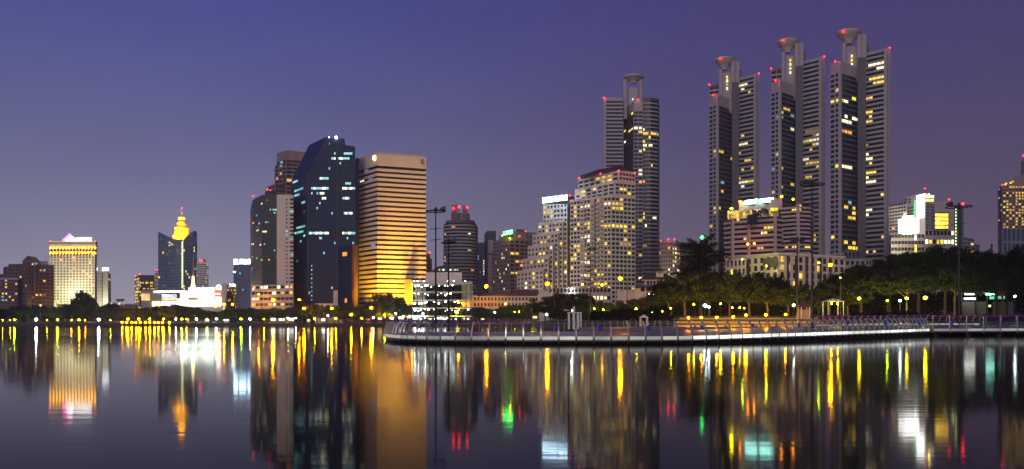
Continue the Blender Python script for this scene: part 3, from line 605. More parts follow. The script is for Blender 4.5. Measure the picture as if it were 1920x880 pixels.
b.lit = [(1024, 397, 'y'), (1028, 397, 'y'), (1035, 395, 'y'), (1035, 402, 'y'), (1026, 425, 'y'), (1026, 433, 'y'), (1017, 455, 'y', 2), (1016, 476, 'y', 2), (1050, 477, 'h', 1), (1060, 508, 'h'), (1000, 492, 'y'), (1020, 489, 'y'), (988, 532, 'h'), (988, 539, 'h'), (1002, 532, 'y', 2), (1024, 515, 'y', 2)]
flood(b.r, (WX(990, 560), 560, 3), (WX(1000, 590), 590, 20), (1, .9, .75), 25000, 120); b.finish()

# ---- white tower with the dark red roof
b = Bld('apartment_tower', 'large white apartment tower with a dark red hipped roof and stepped top', 'tower', Y=560, px=1130)
for k, (fr, dy) in enumerate((([(1070, 377), (1146, 367.5), (1190.5, 371)], 0), ([(1079, 358), (1153, 341), (1190, 345)], 3), ([(1085, 339), (1160.5, 321), (1190, 325)], 6))):
    P = b.poly(560 + dy, fr, 34 - dy, 1); zlo = G0 if k == 0 else prev; b.core(P, G0, b.top, 'white_wall'); b.wall('white_wall').prism(offset(P, .6), b.top - 1.0, b.top + .6)
    nf = max(1, round((b.top - 1 - (8 if k == 0 else prev + 1)) / 2.95)); z0 = 8 if k == 0 else prev + 1
    b.facade(P[0], P[1], z0, b.top - 1.1, nf, 12 if k == 0 else 7, .42, .26, .55, 'white_wall', .16 if k == 0 else .1, 'yyyw', 'n')
    b.facade(P[1], P[2], z0, b.top - 1.1, nf, 6 if k == 0 else 5, .38, .16, .7, 'grey_wall' if k == 3 else 'white_wall', .05, 'yyw', 'n'); prev = b.top
A, B_ = Vector(b.f[0]), Vector(b.f[1])
for i in range(26):                                    # curved balconies on the long side
    A = Vector((WX(1096, 562), 561.5)); z_ = 8.5 + i * 2.95
    for cxp in (1094, 1112, 1128): b.wall('white_wall').lathe((WX(cxp, 561), 562.0 + (1146 - cxp) * .10, z_), [(1.7, 0), (1.7, 1.0), (1.6, 1.0)], 10)
mb = MB(); zr = prev + .6
e0, e1, e2 = (WX(1086, 590), 588), (WX(1160.5, 563), 563.5), (WX(1192, 575), 574); e3 = (WX(1190, 600), 602)
r0, r1 = (WX(1122, 596), 594, WZ(316, 590)), (WX(1163, 580), 580, WZ(309.5, 578))
mb.add([(*e0, zr), (*e1, zr), (*e2, zr), (*e3, zr), (e0[0] + 4, 612, zr), r0, r1], [(0, 1, 6, 5), (1, 2, 6), (2, 3, 6), (3, 4, 5, 6), (4, 0, 5), (0, 4, 3, 2, 1)]); mb.build('roof', 'red_roof', b.r)
for px, py, Yb in ((1086, 334, 566), (1126, 326.5, 562), (1160, 320.5, 561), (1190.5, 325, 565)): b.beacon(px, py, Yb, r=.75)
b.lit = [(1122, 339, 'y', 2), (1134, 337, 'y', 3), (1082, 361, 'y', 3), (1116, 354, 'y'), (1120, 376, 'w'), (1136, 383, 'h', 4), (1149, 382, 'y', 3), (1150, 391, 'y', 3), (1093, 388, 'h', 3), (1096, 422, 'y', 3), (1133, 425, 'y', 3), (1150, 425, 'y', 4), (1171, 426, 'y'), (1185, 427, 'y'),
         (1170, 434, 'y'), (1094, 446, 'h', 4), (1080, 392, 'y'), (1080, 400, 'y'), (1080, 408, 'y'), (1080, 432, 'y'), (1080, 481, 'y'), (1080, 489, 'y'), (1095, 479, 'y', 2), (1111, 478, 'y'), (1094, 496, 'h', 3), (1094, 520, 'h', 3), (1102, 520, 'y'), (1126, 518, 'y', 2), (1164, 358, 'y'), (1171, 352, 'y'), (1180, 368, 'y'), (1164, 459, 'd', 3), (1181, 476, 'y')]
b.finish()

# ---- four bowl-topped condominium towers
def bowl(b, px, Y, pt, pb, rpx, m='bowl_concrete'):
    q = Y / F; c = (WX(px, Y), Y, 0)
    b.part('rooftop_bowl', m, lambda mb: mb.lathe(c, [(rpx * .30 * q, WZ(pb, Y)), (rpx * .34 * q, WZ(pb - 3, Y)), (rpx * .50 * q, WZ(pt + (pb - pt) * .62, Y)), (rpx * .80 * q, WZ(pt + (pb - pt) * .38, Y)), (rpx * q, WZ(pt + 3.5, Y)), (rpx * q, WZ(pt, Y)), (rpx * .93 * q, WZ(pt, Y)), (rpx * .7 * q, WZ(pt + 4, Y))], 28))
def condo(label, Lx, Rx, k, kl, lit, back=None, Y0=602, uprights=None):
    mx_ = lambda px: Lx + (px - 1557) * (Rx - Lx) / 113.0
    my = lambda py: HY - (HY - py) * k
    ml = lambda py: HY - (HY - py) * kl
    b = Bld('condominium_tower', label, 'skyscraper', Y=Y0, px=(Lx + Rx) / 2)
    P = b.poly(Y0, [(mx_(1557), ml(120)), (mx_(1575), ml(114)), (mx_(1612), ml(127))], 26, 1); b.core(P, G0, b.top, 'tower_wall'); tl = b.top; zl = tl - 8.5
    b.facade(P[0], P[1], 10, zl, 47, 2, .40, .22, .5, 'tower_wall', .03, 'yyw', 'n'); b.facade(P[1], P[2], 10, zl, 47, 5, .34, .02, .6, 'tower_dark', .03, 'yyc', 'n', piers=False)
    A, B_ = Vector(P[1]), Vector(P[2]); u = (B_ - A).normalized(); n = Vector((u.y, -u.x)); b.wall('tower_wall').fbox(A, u, n, -.9, 1.1, -.8, .9, G0, tl - .3)
    Q = b.poly(Y0 + 3, [(mx_(1621), my(100)), (mx_(1659), my(91)), (mx_(1670), my(93))], 26, 1); b.core(Q, G0, b.top, 'tower_wall'); tr = b.top
    A, B_ = Vector(Q[0]), Vector(Q[1])
    b.facade(Q[0], Q[1], 10, tr - 2.2, 55, 5, .46, .02, .7, 'tower_wall', .05, 'yyw', 'n', piers=False)
    u = (B_ - A).normalized(); n = Vector((u.y, -u.x)); L = (B_ - A).length
    b.wall('tower_wall').fbox(A, u, n, L - .2, L + 1.8, -.8, 1.1, G0, tr - .2)
    Rr = [(WX(mx_(1608), Y0 + 9), Y0 + 9), (WX(mx_(1624), Y0 + 9), Y0 + 9), (WX(mx_(1624), Y0 + 30), Y0 + 30), (WX(mx_(1608), Y0 + 30), Y0 + 30)]; b.core(Rr, G0, WZ(my(108), Y0 + 9), 'tower_dark')
    # crown: columns, inner panel, side slab, bowl
    Yc = Y0 + 11; q = Yc / F
    for px, r, pt in ((1582.5, 4.1, 82), (1610.5, 4.6, 65)):
        b.part('column', 'tower_wall', lambda mb: mb.lathe((WX(mx_(px), Yc), Yc, 0), [(r * q * .9, tl - 12), (r * q * .9, WZ(my(pt), Yc))], 16))
    f4 = lambda a, c, t, Ya, dd, m: b.core([(WX(mx_(a), Ya), Ya), (WX(mx_(c), Ya), Ya), (WX(mx_(c), Ya + dd), Ya + dd), (WX(mx_(a), Ya + dd), Ya + dd)], tl - 12, WZ(my(t), Ya), m)
    f4(1587.5, 1606, 88, Yc + 2, 10, 'tower_wall'); f4(1612.5, 1624.5, 64, Yc + 1, 16, 'tower_wall'); f4(1624.5, 1629.5, 83, Yc + 3, 12, 'tower_dark')
    bowl(b, mx_(1591), Yc + 3, my(60), my(83.5), 22.3 * (Rx - Lx) / 113)
    Yw = Yc + 1.7
    for i in range(uprights or 3):
        b.part('wall_lamp', 'lit_white' if i % 2 == 0 else 'lit_yellow', lambda mb: mb.box(WX(mx_(1597), Yw) - .5, WX(mx_(1597), Yw) + .6, Yw - .3, Yw, WZ(my(124 - 8 * i), Yw), WZ(my(119 - 8 * i), Yw)))
    for px, py, yy, f_ in ((1581, 59.5, Yc - 4, my), (1608, 58, Yc - 2, my), (1566, 115.5, Y0 - 1, ml), (1668.5, 90, Y0 + 2, my)): b.beacon(mx_(px), f_(py), yy, r=.75)
    if back:
        P = b.poly(Y0 + 16, [(Lx + .5, back), (mx_(1580), back - 3)], 10); b.core(P, G0, b.top, 'tower_dark'); b.facade(P[0], P[1], 20, b.top - 2, 50, 2, .4, .1, .3, 'tower_wall', .02, 'y', 'n'); b.beacon(Lx, back - 1, Y0 + 15, r=.7)
    b.lit = lit; b.finish(); return b
condo('tallest bowl-topped condominium, nearest the floodlit hospital with the yellow screen', 1557, 1670, 1.0, 1.0,
      [(1635, 122, 'h', 6), (1632, 151, 'y', 7), (1563, 190, 'y', 3), (1582, 190, 'h'), (1600, 190, 'y'), (1578, 227, 'h', 3), (1597, 227, 'h', 3), (1580, 245, 'o', 2), (1598, 246, 'o'), (1627, 183, 'w', 2), (1623, 212, 'y', 3), (1626, 230, 'w', 2), (1621, 270, 'd'), (1620, 295, 'h', 3), (1621, 323, 'y', 3),
       (1620, 340, 'h', 4), (1580, 312, 'h', 3), (1620, 398, 'h', 3), (1570, 312, 'y'), (1585, 387, 'y'), (1600, 387, 'y'), (1600, 405, 'y', 2), (1563, 444, 'y'), (1597, 462, 'y', 4), (1628, 473, 'w')], uprights=3)
condo('middle bowl-topped condominium of the close group of three', 1446, 1547, 528 / 545, 453 / 489,
      [(1464, 207, 'y', 1), (1469, 207, 'y', 2), (1451, 218, 'c', 3), (1469, 217, 'c', 1), (1485, 217, 'c', 1), (1485, 245, 'h', 1), (1453, 291, 'y', 2), (1450, 318, 'c', 2), (1452, 350, 'y'), (1469, 350, 'y'), (1485, 350, 'y'), (1514, 246, 'd', 5), (1509, 265, 'y', 4), (1522, 264, 'h', 5), (1509, 301, 'h', 2), (1515, 306, 'y', 3), (1531, 305, 'y', 2), (1518, 333, 'y', 2)],
      back=130, Y0=621, uprights=4)
condo('shortest bowl-topped condominium of the close group of three', 1330, 1424, 494 / 545, 426 / 489,
      [(1338, 284, 'y', 4), (1339, 292, 'd', 2), (1377, 295, 'y', 1), (1385, 161, 'h', 4), (1388, 273, 'h', 3), (1389, 289, 'y', 1), (1399, 302, 'y', 2), (1392, 322, 'y', 1), (1386, 345, 'h', 4), (1409, 343, 'y', 2), (1410, 318, 'y'), (1340, 392, 'y', 3), (1340, 399, 'w', 2)],
      back=160, Y0=664, uprights=4)
# the lone one further left
Y0 = 709
b = Bld('condominium_tower', 'bowl-topped condominium standing alone behind the red roofed white tower', 'skyscraper', Y=Y0, px=1183)
P = b.poly(Y0 + 6, [(1132, 184), (1136.5, 183), (1168, 183)], 24); b.core(P, G0, b.top, 'tower_wall'); b.facade(P[1], P[2], 30, b.top - 3, 50, 6, .46, .02, .7, 'tower_wall', .0, 'y', 'n', piers=False)
P = b.poly(Y0, [(1170, 206), (1188, 190), (1205, 190)], 24, 1); b.core(P, G0, b.top, 'tower_wall'); tl = b.top
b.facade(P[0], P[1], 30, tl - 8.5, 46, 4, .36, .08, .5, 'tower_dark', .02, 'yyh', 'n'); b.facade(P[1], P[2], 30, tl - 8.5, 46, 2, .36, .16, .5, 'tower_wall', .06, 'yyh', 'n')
P = b.poly(Y0 + 6, [(1205.5, 183.5), (1220, 183), (1231, 184.5), (1235.5, 187)], 24, 1); b.core(P, G0, b.top, 'tower_dark')
b.rings(P, 20, b.top - 2, 50, .36, .6, 'tower_wall')
for i, nb in ((0, 4), (1, 3), (2, 1)): b.facade(P[i], P[i + 1], 20, b.top - 2, 50, nb, .36, .05, .5, 'tower_dark', .02, 'yyh', 'n', bands=False, piers=False)
Yc = Y0 + 12; q = Yc / F
for px, r, pt in ((1172, 4.4, 150), (1202, 3.6, 150)): b.part('column', 'tower_wall', lambda mb: mb.lathe((WX(px, Yc), Yc, 0), [(r * q, tl - 12), (r * q, WZ(pt, Yc))], 16))
b.core([(WX(1179, Yc + 2), Yc + 2), (WX(1196, Yc + 2), Yc + 2), (WX(1196, Yc + 9), Yc + 9), (WX(1179, Yc + 9), Yc + 9)], tl - 12, WZ(163, Yc), 'tower_wall')
b.core([(WX(1167, Yc + 3), Yc + 3), (WX(1172, Yc + 3), Yc + 3), (WX(1172, Yc + 9), Yc + 9), (WX(1167, Yc + 9), Yc + 9)], tl - 12, WZ(151, Yc), 'tower_dark')
bowl(b, 1188, Yc + 3, 143, 156.5, 19)
for px, py, y_ in ((1132.5, 184, Y0 + 4), (1192, 140.5, Yc + 3), (1196.5, 187.5, Y0 - 1)): b.beacon(px, py, y_, r=.85)
b.beacon(1186.5, 186.5, Yc, 'lit_white', .7)
b.lit = [(1173, 247, 'y', 1), (1178, 246, 'y', 1), (1184, 244, 'y', 1), (1190, 243, 'h', 4), (1199, 251, 'y', 1), (1208, 254, 'y', 2), (1216, 254, 'y', 6), (1208, 262, 'y'), (1207, 271, 'h', 2), (1217, 270, 'h', 2), (1200, 284, 'h', 1), (1173, 265, 'h'), (1198, 323, 'h', 2), (1202, 340, 'o', 2), (1209, 403, 'y', 1), (1224, 411, 'h', 2), (1209, 412, 'y'), (1209, 460, 'd', 2), (1201, 479, 'y')]
b.finish()
b = Bld('apartment_building', 'small cream block with red roof lamps right of the lone bowl-topped condominium', Y=760, px=1256)
P = b.poly(760, [(1236, 453), (1252, 451), (1277, 454)], 18, 1); b.core(P, G0, b.top, 'white_wall')
b.facade(P[0], P[1], 8, b.top - 2, 17, 4, .48, .45, .4, 'cream_wall', .08, 'yy', 'n'); b.facade(P[1], P[2], 8, b.top - 2, 17, 6, .48, .35, .4, 'cream_wall', .32, 'yh', 'n'); b.beacon(1253, 449, 759, r=1); b.beacon(1264, 449, 759, r=1); b.beacon(1239, 452, 759, r=.6)
flood(b.r, (WX(1252, 745), 745, 12), (WX(1250, 760), 760, 45), (1, .9, .5), 60000, 90); b.finish()
b = Bld('apartment_building', 'low dark block half hidden between the casuarina and the cream block', Y=700, px=1290)
P = b.poly(700, [(1275, 457), (1300, 456), (1330, 459)], 18, 1); b.core(P, G0, b.top, 'tower_dark'); b.facade(P[1], P[2], 8, b.top - 1, 12, 6, .5, .2, .5, 'grey_wall', .06, 'yo', 'v'); b.facade(P[0], P[1], 8, b.top - 1, 12, 5, .5, .2, .5, 'tower_dark', .0, 'yo', 'v'); b.finish()

# ---- wide terraced hotel
b = Bld('hotel', 'wide banded hotel with a turquoise roof sign and a lit garden terrace', Y=540, px=1443)
P = b.poly(540, [(1360, 400), (1364, 398), (1373, 404), (1375, 412), (1462, 404), (1466, 402)], 30, 0)
f_ = [(WX(1360, 552), 552), (WX(1373, 546), 546), (WX(1375, 545), 545), (WX(1452, 530), 530), (WX(1466, 534), 534)]
f2 = [(WX(1466, 535), 535), (WX(1496, 528), 528), (WX(1515, 531), 531), (WX(1523, 540), 540)]
zt1 = WZ(409, 530); zt2 = WZ(386, 530)
P = f_ + [(WX(1466, 570), 570), (WX(1362, 570), 570)]; b.core(P, G0, zt1, 'void'); nf = 20; b.rings(P, 6, zt1 + 1.2, nf, .5, 1.0, 'pink_wall')
for i, nb in ((0, 2), (2, 12), (3, 2)): b.facade(f_[i], f_[i + 1], 6, zt1 + 1.2, nf, nb, .5, .06, .3, 'pink_wall', .07, 'yyo', 'v', bands=False, piers=False)
Q = f2 + [(WX(1522, 570), 570), (WX(1466, 570), 570)]; b.core(Q, G0, zt2 - 1, 'void'); nf2 = 26; b.rings(Q, 6, zt2 + .6, nf2 + 1, .5, 1.0, 'pink_wall')
for i, nb in ((0, 5), (1, 3), (2, 2)): b.facade(f2[i], f2[i + 1], 6, zt2 + .6, nf2 + 1, nb, .5, .06, .3, 'pink_wall', .04, 'yyo', 'v', bands=False, piers=False)
for px, Yc in ((1374.5, 543.5), (1405, 537), (1454, 528.2), (1497, 526.6)): b.wall('pink_wall').box(WX(px, Yc) - .7, WX(px, Yc) + .7, Yc - .4, Yc + 3, G0, (zt1 if px < 1460 else zt2) + 1)
# penthouse with sign
Yp = 546; b.core([(WX(1386, Yp + 4), Yp + 4), (WX(1466, Yp - 8), Yp - 8), (WX(1468, 570), 570), (WX(1386, 570), 570)], WZ(396, Yp), WZ(373, Yp - 8), 'pink_wall')
b.core([(WX(1364, Yp + 6), Yp + 6), (WX(1386, Yp + 4), Yp + 4), (WX(1386, 570), 570), (WX(1364, 570), 570)], G0, WZ(393, Yp), 'pink_wall')
b.core([(WX(1384, Yp + 6), Yp + 6), (WX(1460, Yp - 4), Yp - 4), (WX(1462, 568), 568), (WX(1384, 568), 568)], G0, WZ(395.8, Yp), 'cream_wall')
for px, py, wd, c in ((1383, 404, 3, 'y'), (1389, 402, 3, 'd'), (1395, 401, 3, 'y'), (1383, 411, 3, 'w'), (1389, 411, 3, 'y'), (1395, 409, 3, 'y'), (1409, 398, 5, 'w'), (1419, 397, 5, 'h'), (1425, 396, 3, 'h'), (1448, 393, 6, 'y'), (1455, 393, 6, 'y'), (1442, 398, 4, 'y'), (1447, 404, 3, 'y'), (1369, 404, 4, 'd')):
    yy = Yp + 3.0 - (px - 1384) * .14; b.part('window', WINS[c], lambda mb: mb.box(WX(px - wd / 2, yy), WX(px + wd / 2, yy), yy - .3, yy, WZ(py + 3, yy), WZ(py - 3, yy)))
b.sign(1397, 1421, 376.5, 384, Yp - .6, 'sign_turquoise', 8, 1.1); b.sign(1424, 1450.5, 373.8, 381, Yp - 4.6, 'sign_turquoise', 7, 1.1)
mb = MB(); mb.box(WX(1400, 530), WX(1418, 530), 527.5, 529.2, WZ(421, 530), WZ(404, 530)); mb.build('banner', 'navy_wall', b.r)
for px, py, y_, m_ in ((1387.5, 378, Yp + 3, 'beacon_orange'), (1465, 369, Yp - 8, 'beacon_orange'), (1487, 374, 535, 'beacon_orange'), (1371.5, 391, Yp, 'lamp_small'), (1414, 457, 526, 'beacon_orange'), (1402, 458, 527, 'beacon_orange')): b.beacon(px, py, y_, m_, .6, mast=.8)
b.lit = [(1434, 427, 'y', 1), (1445, 426, 'y', 2), (1432, 437, 'y', 2), (1430, 436, 'h'), (1397, 451, 'w'), (1425, 466, 'w', 2), (1485, 392, 'y', 3), (1490, 466, 'y', 2), (1510, 466, 'y', 2), (1477, 467, 'o')]; b.finish()
def shrub_on(px, py, Y, r, label):
    return (px, py, Y, r, label)
# ---- white low apartments
b = Bld('apartment_building', 'long white low-rise with dark fins below the wide terraced hotel', Y=340, px=1490)
P = b.poly(336, [(1400, 481), (1460, 475), (1583, 482)], 16, 1); b.core(P, G0, b.top, 'white_wall'); b.wall('white_wall').prism(offset(P, .5), b.top - .7, b.top + .3)
fh = 3.15; z0 = b.top - 1 - 7 * fh
b.facade(P[0], P[1], z0, b.top - 1.2, 7, 5, .32, .5, .25, 'white_wall', .05, 'y', 'g'); b.facade(P[1], P[2], z0, b.top - 1.2, 7, 11, .30, .42, .35, 'white_wall', .1, 'yd', 'g')
A, B_ = Vector(P[1]), Vector(P[2]); u = (B_ - A).normalized(); n = Vector((u.y, -u.x))
for px in (1472, 1490.5, 1515.5, 1549, 1573): L = (WX(px, 340) - A.x) / u.x; b.wall('dark_wall').fbox(A, u, n, L - .25, L + .25, .36, 1.1, G0, b.top - .9)
A2, B2 = Vector(P[0]), Vector(P[1]); u2 = (B2 - A2).normalized(); n2 = Vector((u2.y, -u2.x)); L = (B2 - A2).length
b.wall('tower_dark').fbox(A2, u2, n2, L * .55, L - .1, .3, .55, b.top - 5.5, b.top - 1.6); b.wall('dark_wall').fbox(A2, u2, n2, 1, 2.2, .3, .9, G0, b.top - 1.6)
b.lit = [(1465, 501, 'y'), (1464, 501, 'y'), (1478, 503, 'y'), (1485, 486, 'd'), (1495, 524, 'y'), (1493, 530, 'y')]; b.beacon(1436.5, 499, 334, 'lamp_small', .22); b.finish()
b = Bld('apartment_building', 'greenish lit low-rise wing at the foot of the terraced hotel', Y=350, px=1380)
P = b.poly(346, [(1362, 487), (1399, 482)], 14, 1); b.core(P, G0, b.top, 'white_wall'); b.facade(P[0], P[1], 3, b.top - 1, 7, 5, .35, .4, .3, 'white_wall', .1, 'y', 'n'); b.beacon(1392, 487, 341, 'lamp_green', .16); b.finish()
b = Bld('low_building', 'grey flat roofed house cluster at the foot of the tallest condominium', Y=430, px=1605)
for a, c, t, Yb, m in ((1560, 1582, 474, 440, 'grey_wall'), (1582, 1612, 470, 442, 'tower_dark'), (1584, 1622, 486, 420, 'grey_wall'), (1612, 1634, 485, 428, 'tan_wall'), (1625, 1672, 497, 415, 'grey_wall')):
    f = ground_box(b, a, c, t, Yb, 12, m); b.facade(f[0], f[1], 6, WZ(t, Yb) - 1, 7, 4, .5, .4, .3, m, .07, 'yd', 'v')
b.finish()

# ---- floodlit hospital
b = Bld('hospital', 'floodlit white banded hospital with glaring blank panels and a sign on top', Y=520, px=1710)
P = b.poly(526, [(1668, 384), (1700, 379)], 20, 0); b.core(P, G0, b.top, 'tower_dark'); b.facade(P[0], P[1], WZ(440, 526), b.top - .4, 9, 6, .46, .04, .6, 'white_wall', .1, 'yo', 'n'); zz = b.top
P = b.poly(520, [(1699, 370), (1734, 362.5), (1752, 366)], 22, 1); b.core(P, G0, b.top, 'white_wall'); A, B_, C_ = [Vector(p) for p in P[:3]]
u = (B_ - A).normalized(); n = Vector((u.y, -u.x)); L = (B_ - A).length
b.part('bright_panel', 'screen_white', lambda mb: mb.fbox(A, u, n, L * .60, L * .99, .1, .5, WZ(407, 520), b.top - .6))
b.part('glass_stripe', 'lit_green', lambda mb: mb.fbox(A, u, n, L * .46, L * .57, .1, .3, WZ(440, 520), WZ(372, 520))); b.facade(A, A + u * L * .44, WZ(440, 520), WZ(383, 520), 9, 4, .46, .04, .5, 'white_wall', .06, 'yo', 'n')
for px in (1703, 1707.5):
    for py in (374.5, 379.5): b.part('window', 'void', lambda mb: mb.box(WX(px, 518) - .5, WX(px, 518) + .5, 521.2 - (px - 1699) * .25, 521.9 - (px - 1699) * .25, WZ(py + 1.3, 520), WZ(py - 1.3, 520)))
b.facade(B_, C_, WZ(432, 520), WZ(380, 520), 9, 2, .55, .3, .4, 'grey_wall', .15, 'yc', 'g')
b.sign(1734.5, 1751, 366.5, 371.8, 516.5, 'sign_lilac', 6); b.part('sign_band', 'screen_yellow', lambda mb: mb.box(WX(1734.6, 517), WX(1750.5, 517), 517, 517.5, WZ(377.6, 517), WZ(374.2, 517)))
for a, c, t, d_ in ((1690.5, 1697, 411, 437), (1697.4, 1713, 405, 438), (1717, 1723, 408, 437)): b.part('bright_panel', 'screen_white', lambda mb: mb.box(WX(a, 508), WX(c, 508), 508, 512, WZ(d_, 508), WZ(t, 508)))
b.core([(WX(1670, 512), 512), (WX(1733, 512), 512), (WX(1733, 519), 519), (WX(1670, 519), 519)], G0, WZ(439, 512), 'tan_wall')
b.facade((WX(1670, 512), 512), (WX(1733, 512), 512), 8, WZ(440, 512), 12, 10, .48, .12, .5, 'tan_wall', .06, 'yo', 'v')
b.part('sign_band', 'screen_yellow', lambda mb: mb.box(WX(1717, 510), WX(1719.4, 510), 510.5, 511, WZ(472, 510), WZ(459, 510))); b.part('sign_band', 'screen_white', lambda mb: mb.box(WX(1717, 510), WX(1719, 510), 510.5, 511, WZ(450, 510), WZ(441, 510)))
b.beacon(1734.5, 353.5, 519, r=.6, mast=3); b.beacon(1742, 364.5, 518, 'lamp_small', .3)
flood(b.r, (WX(1680, 500), 500, 45), (WX(1700, 524), 524, 62), (1, 1, .8), 16000, 120); b.finish()
b = Bld('office_building', 'grey block with a large glowing yellow screen beside the floodlit hospital', Y=540, px=1768)
b.core([(WX(1752, 545), 545), (WX(1790, 545), 545), (WX(1790, 560), 560), (WX(1752, 560), 560)], G0, WZ(377, 545), 'tower_wall')
b.core([(WX(1734, 505), 505), (WX(1790, 507), 507), (WX(1790, 530), 530), (WX(1734, 530), 530)], G0, WZ(432, 505), 'grey_wall')
b.facade((WX(1734, 505), 505), (WX(1790, 507), 507), 10, WZ(433, 505), 9, 8, .5, .15, .4, 'grey_wall', .03, 'y', 'v')
b.part('screen_frame', 'dark_wall', lambda mb: mb.box(WX(1752.5, 543), WX(1779.3, 543), 543, 544.9, WZ(431, 543), WZ(398, 543)))
for k in range(4):
    for j in range(2): b.part('window', 'screen_yellow', lambda mb: mb.box(WX(1754 + 12.4 * j, 542.6), WX(1765.6 + 12.4 * j, 542.6), 542.6, 542.95, WZ(406 + 7.6 * k, 542.6), WZ(400.6 + 7.6 * k, 542.6)))
b.lit = [(1736, 453, 'h', 1), (1742, 453, 'y', 1), (1757, 452, 'y', 3), (1774, 450, 'h', 4)]; b.beacon(1779.5, 374, 545, r=.7, mast=3); b.finish()
b = Bld('lift_tower', 'dark open lattice shaft with a lime light strip behind the mast with the red lamp', 'tower', Y=430, px=1798)
Yl = 430
for px in (1790.5, 1794, 1799): b.wall('dark_steel').box(WX(px, Yl) - .25, WX(px, Yl) + .25, Yl, Yl + .5, G0, WZ(385, Yl))
for k in range(24): b.wall('dark_steel').box(WX(1790.5, Yl), WX(1799, Yl), Yl + .1, Yl + .35, 20 + k * 1.65, 20.25 + k * 1.65)
b.core([(WX(1802, Yl), Yl), (WX(1806.5, Yl), Yl), (WX(1806.5, Yl), Yl + 3), (WX(1802, Yl), Yl + 3)], G0, WZ(387, Yl), 'teal_wall')
for k in range(12): b.part('light_strip', 'strip_lime', lambda mb: mb.box(WX(1791.6, Yl) - .15, WX(1791.6, Yl) + .3, Yl - .3, Yl - .05, WZ(394 + 6 * k, Yl), WZ(391 + 6 * k, Yl)))
b.beacon(1805.5, 382.5, Yl, r=.9); b.finish()
b = Bld('apartment_building', 'small white stepped block right of the dark lattice shaft', Y=700, px=1820)
for fr in ([(1806, 444), (1826, 448)], [(1826, 457), (1836, 459)]):
    P = b.poly(700, fr, 14); b.core(P, G0, b.top, 'white_wall'); b.facade(P[0], P[1], 10, b.top - 1, 20, 3, .5, .1, .4, 'white_wall', .08, 'yh', 'g')
b.lit = [(1824, 460, 'h', 1)]; b.finish()
b = Bld('brick_chimney', 'small rusty stack rising above the trees before the big-window tower', 'chimney', Y=500, px=1860)
b.wall('rust').box(WX(1859, 500), WX(1861.5, 500), 500, 501, G0, WZ(458, 500)); b.wall('rust').box(WX(1856, 500), WX(1859, 500), 500.2, 501, G0, WZ(466, 500)); b.finish()
# ---- tower on the far right
b = Bld('apartment_tower', 'tower of scattered yellow windows with a curved roof beyond the rain trees', 'tower', Y=620, px=1910)
P = b.poly(620, [(1872, 353), (1880, 347), (1995, 347)], 30, 1); b.core(P, G0, b.top, 'tan_wall'); zs = WZ(430, 620)
b.facade(P[0], P[1], zs, b.top - 1, 15, 2, .42, .35, .4, 'tan_wall', .25, 'y', 'g'); b.facade(P[1], P[2], zs, b.top - 1, 15, 20, .42, .35, .4, 'tan_wall', .48, 'yyw', 'g')
b.facade(P[0], P[1], 10, zs, 6, 2, .12, .25, .4, 'tan_wall', 0, 'y', 'b'); b.facade(P[1], P[2], 10, zs, 6, 14, .12, .25, .4, 'tan_wall', 0, 'y', 'b')
arc = [(WX(1882 + 113 * t, 624), b.top + 9.5 * math.sin(math.pi * min(1, t * 1.0)) ** .7 + .01) for t in np.linspace(0, 1, 15)]
mb = MB(); n_ = len(arc); mb.add([(x, 624, z) for x, z in arc] + [(x * 640 / 624, 640, z) for x, z in arc], [tuple(range(n_)), tuple(range(2 * n_ - 1, n_ - 1, -1))] + [(i, i + n_, (i + 1) % n_ + n_, (i + 1) % n_) for i in range(n_)]); mb.build('roof', 'tan_wall', b.r)
for px, py in ((1880, 347), (1885, 346), (1887, 344), (1895, 343), (1899, 341)): b.beacon(px, py, 618, 'lit_yellow' if px != 1880 else 'beacon_red', .7)
b.finish()
b = Bld('mast_tower', 'slim dark rooftop shaft with a red lamp behind the tower of yellow windows', 'tower', Y=700, px=1925)
P = b.poly(700, [(1917, 302), (1945, 302)], 12); b.core(P, G0, b.top, 'tower_dark'); P = b.poly(699, [(1914, 303), (1922, 303)], 6); b.core(P, b.top - 12, b.top, 'tower_dark'); b.beacon(1919, 292, 698, r=.9, mast=5); b.finish()

# ---- low buildings in the middle
b = Bld('long_hall', 'long cream hall with dark red gabled roofs below the terraced white tower', 'hall', Y=540, px=960)
f = ground_box(b, 868, 1010, 556, 540, 18, 'cream_wall'); b.wall('cream_wall').box(WX(868, 539.5), WX(1010, 539.5), 539.2, 540, WZ(557.5, 540), WZ(555.3, 540)); b.facade(f[0], f[1], WZ(590, 540), WZ(558, 540), 3, 22, .45, .45, .35, 'cream_wall', .04, 'yo', 'v')
def gable(a, c, e, t, Y0, dep, m='red_roof', wallm='cream_wall'):
    x0, x1 = WX(a, Y0), WX(c, Y0); ze, zr = WZ(e, Y0), WZ(t, Y0); xi = (x1 - x0) * .12
    mb = MB(); mb.add([(x0, Y0, ze), (x1, Y0, ze), (x1, Y0 + dep, ze), (x0, Y0 + dep, ze), (x0 + xi, Y0 + dep / 2, zr), (x1 - xi * .2, Y0 + dep / 2, zr)], [(0, 1, 5, 4), (1, 2, 5), (2, 3, 4, 5), (3, 0, 4), (0, 3, 2, 1)]); return mb
gable(962, 1012, 554, 542, 538.5, 20).build('roof', 'red_roof', b.r); gable(900, 962, 556, 549, 539, 18).build('roof', 'red_roof', b.r)
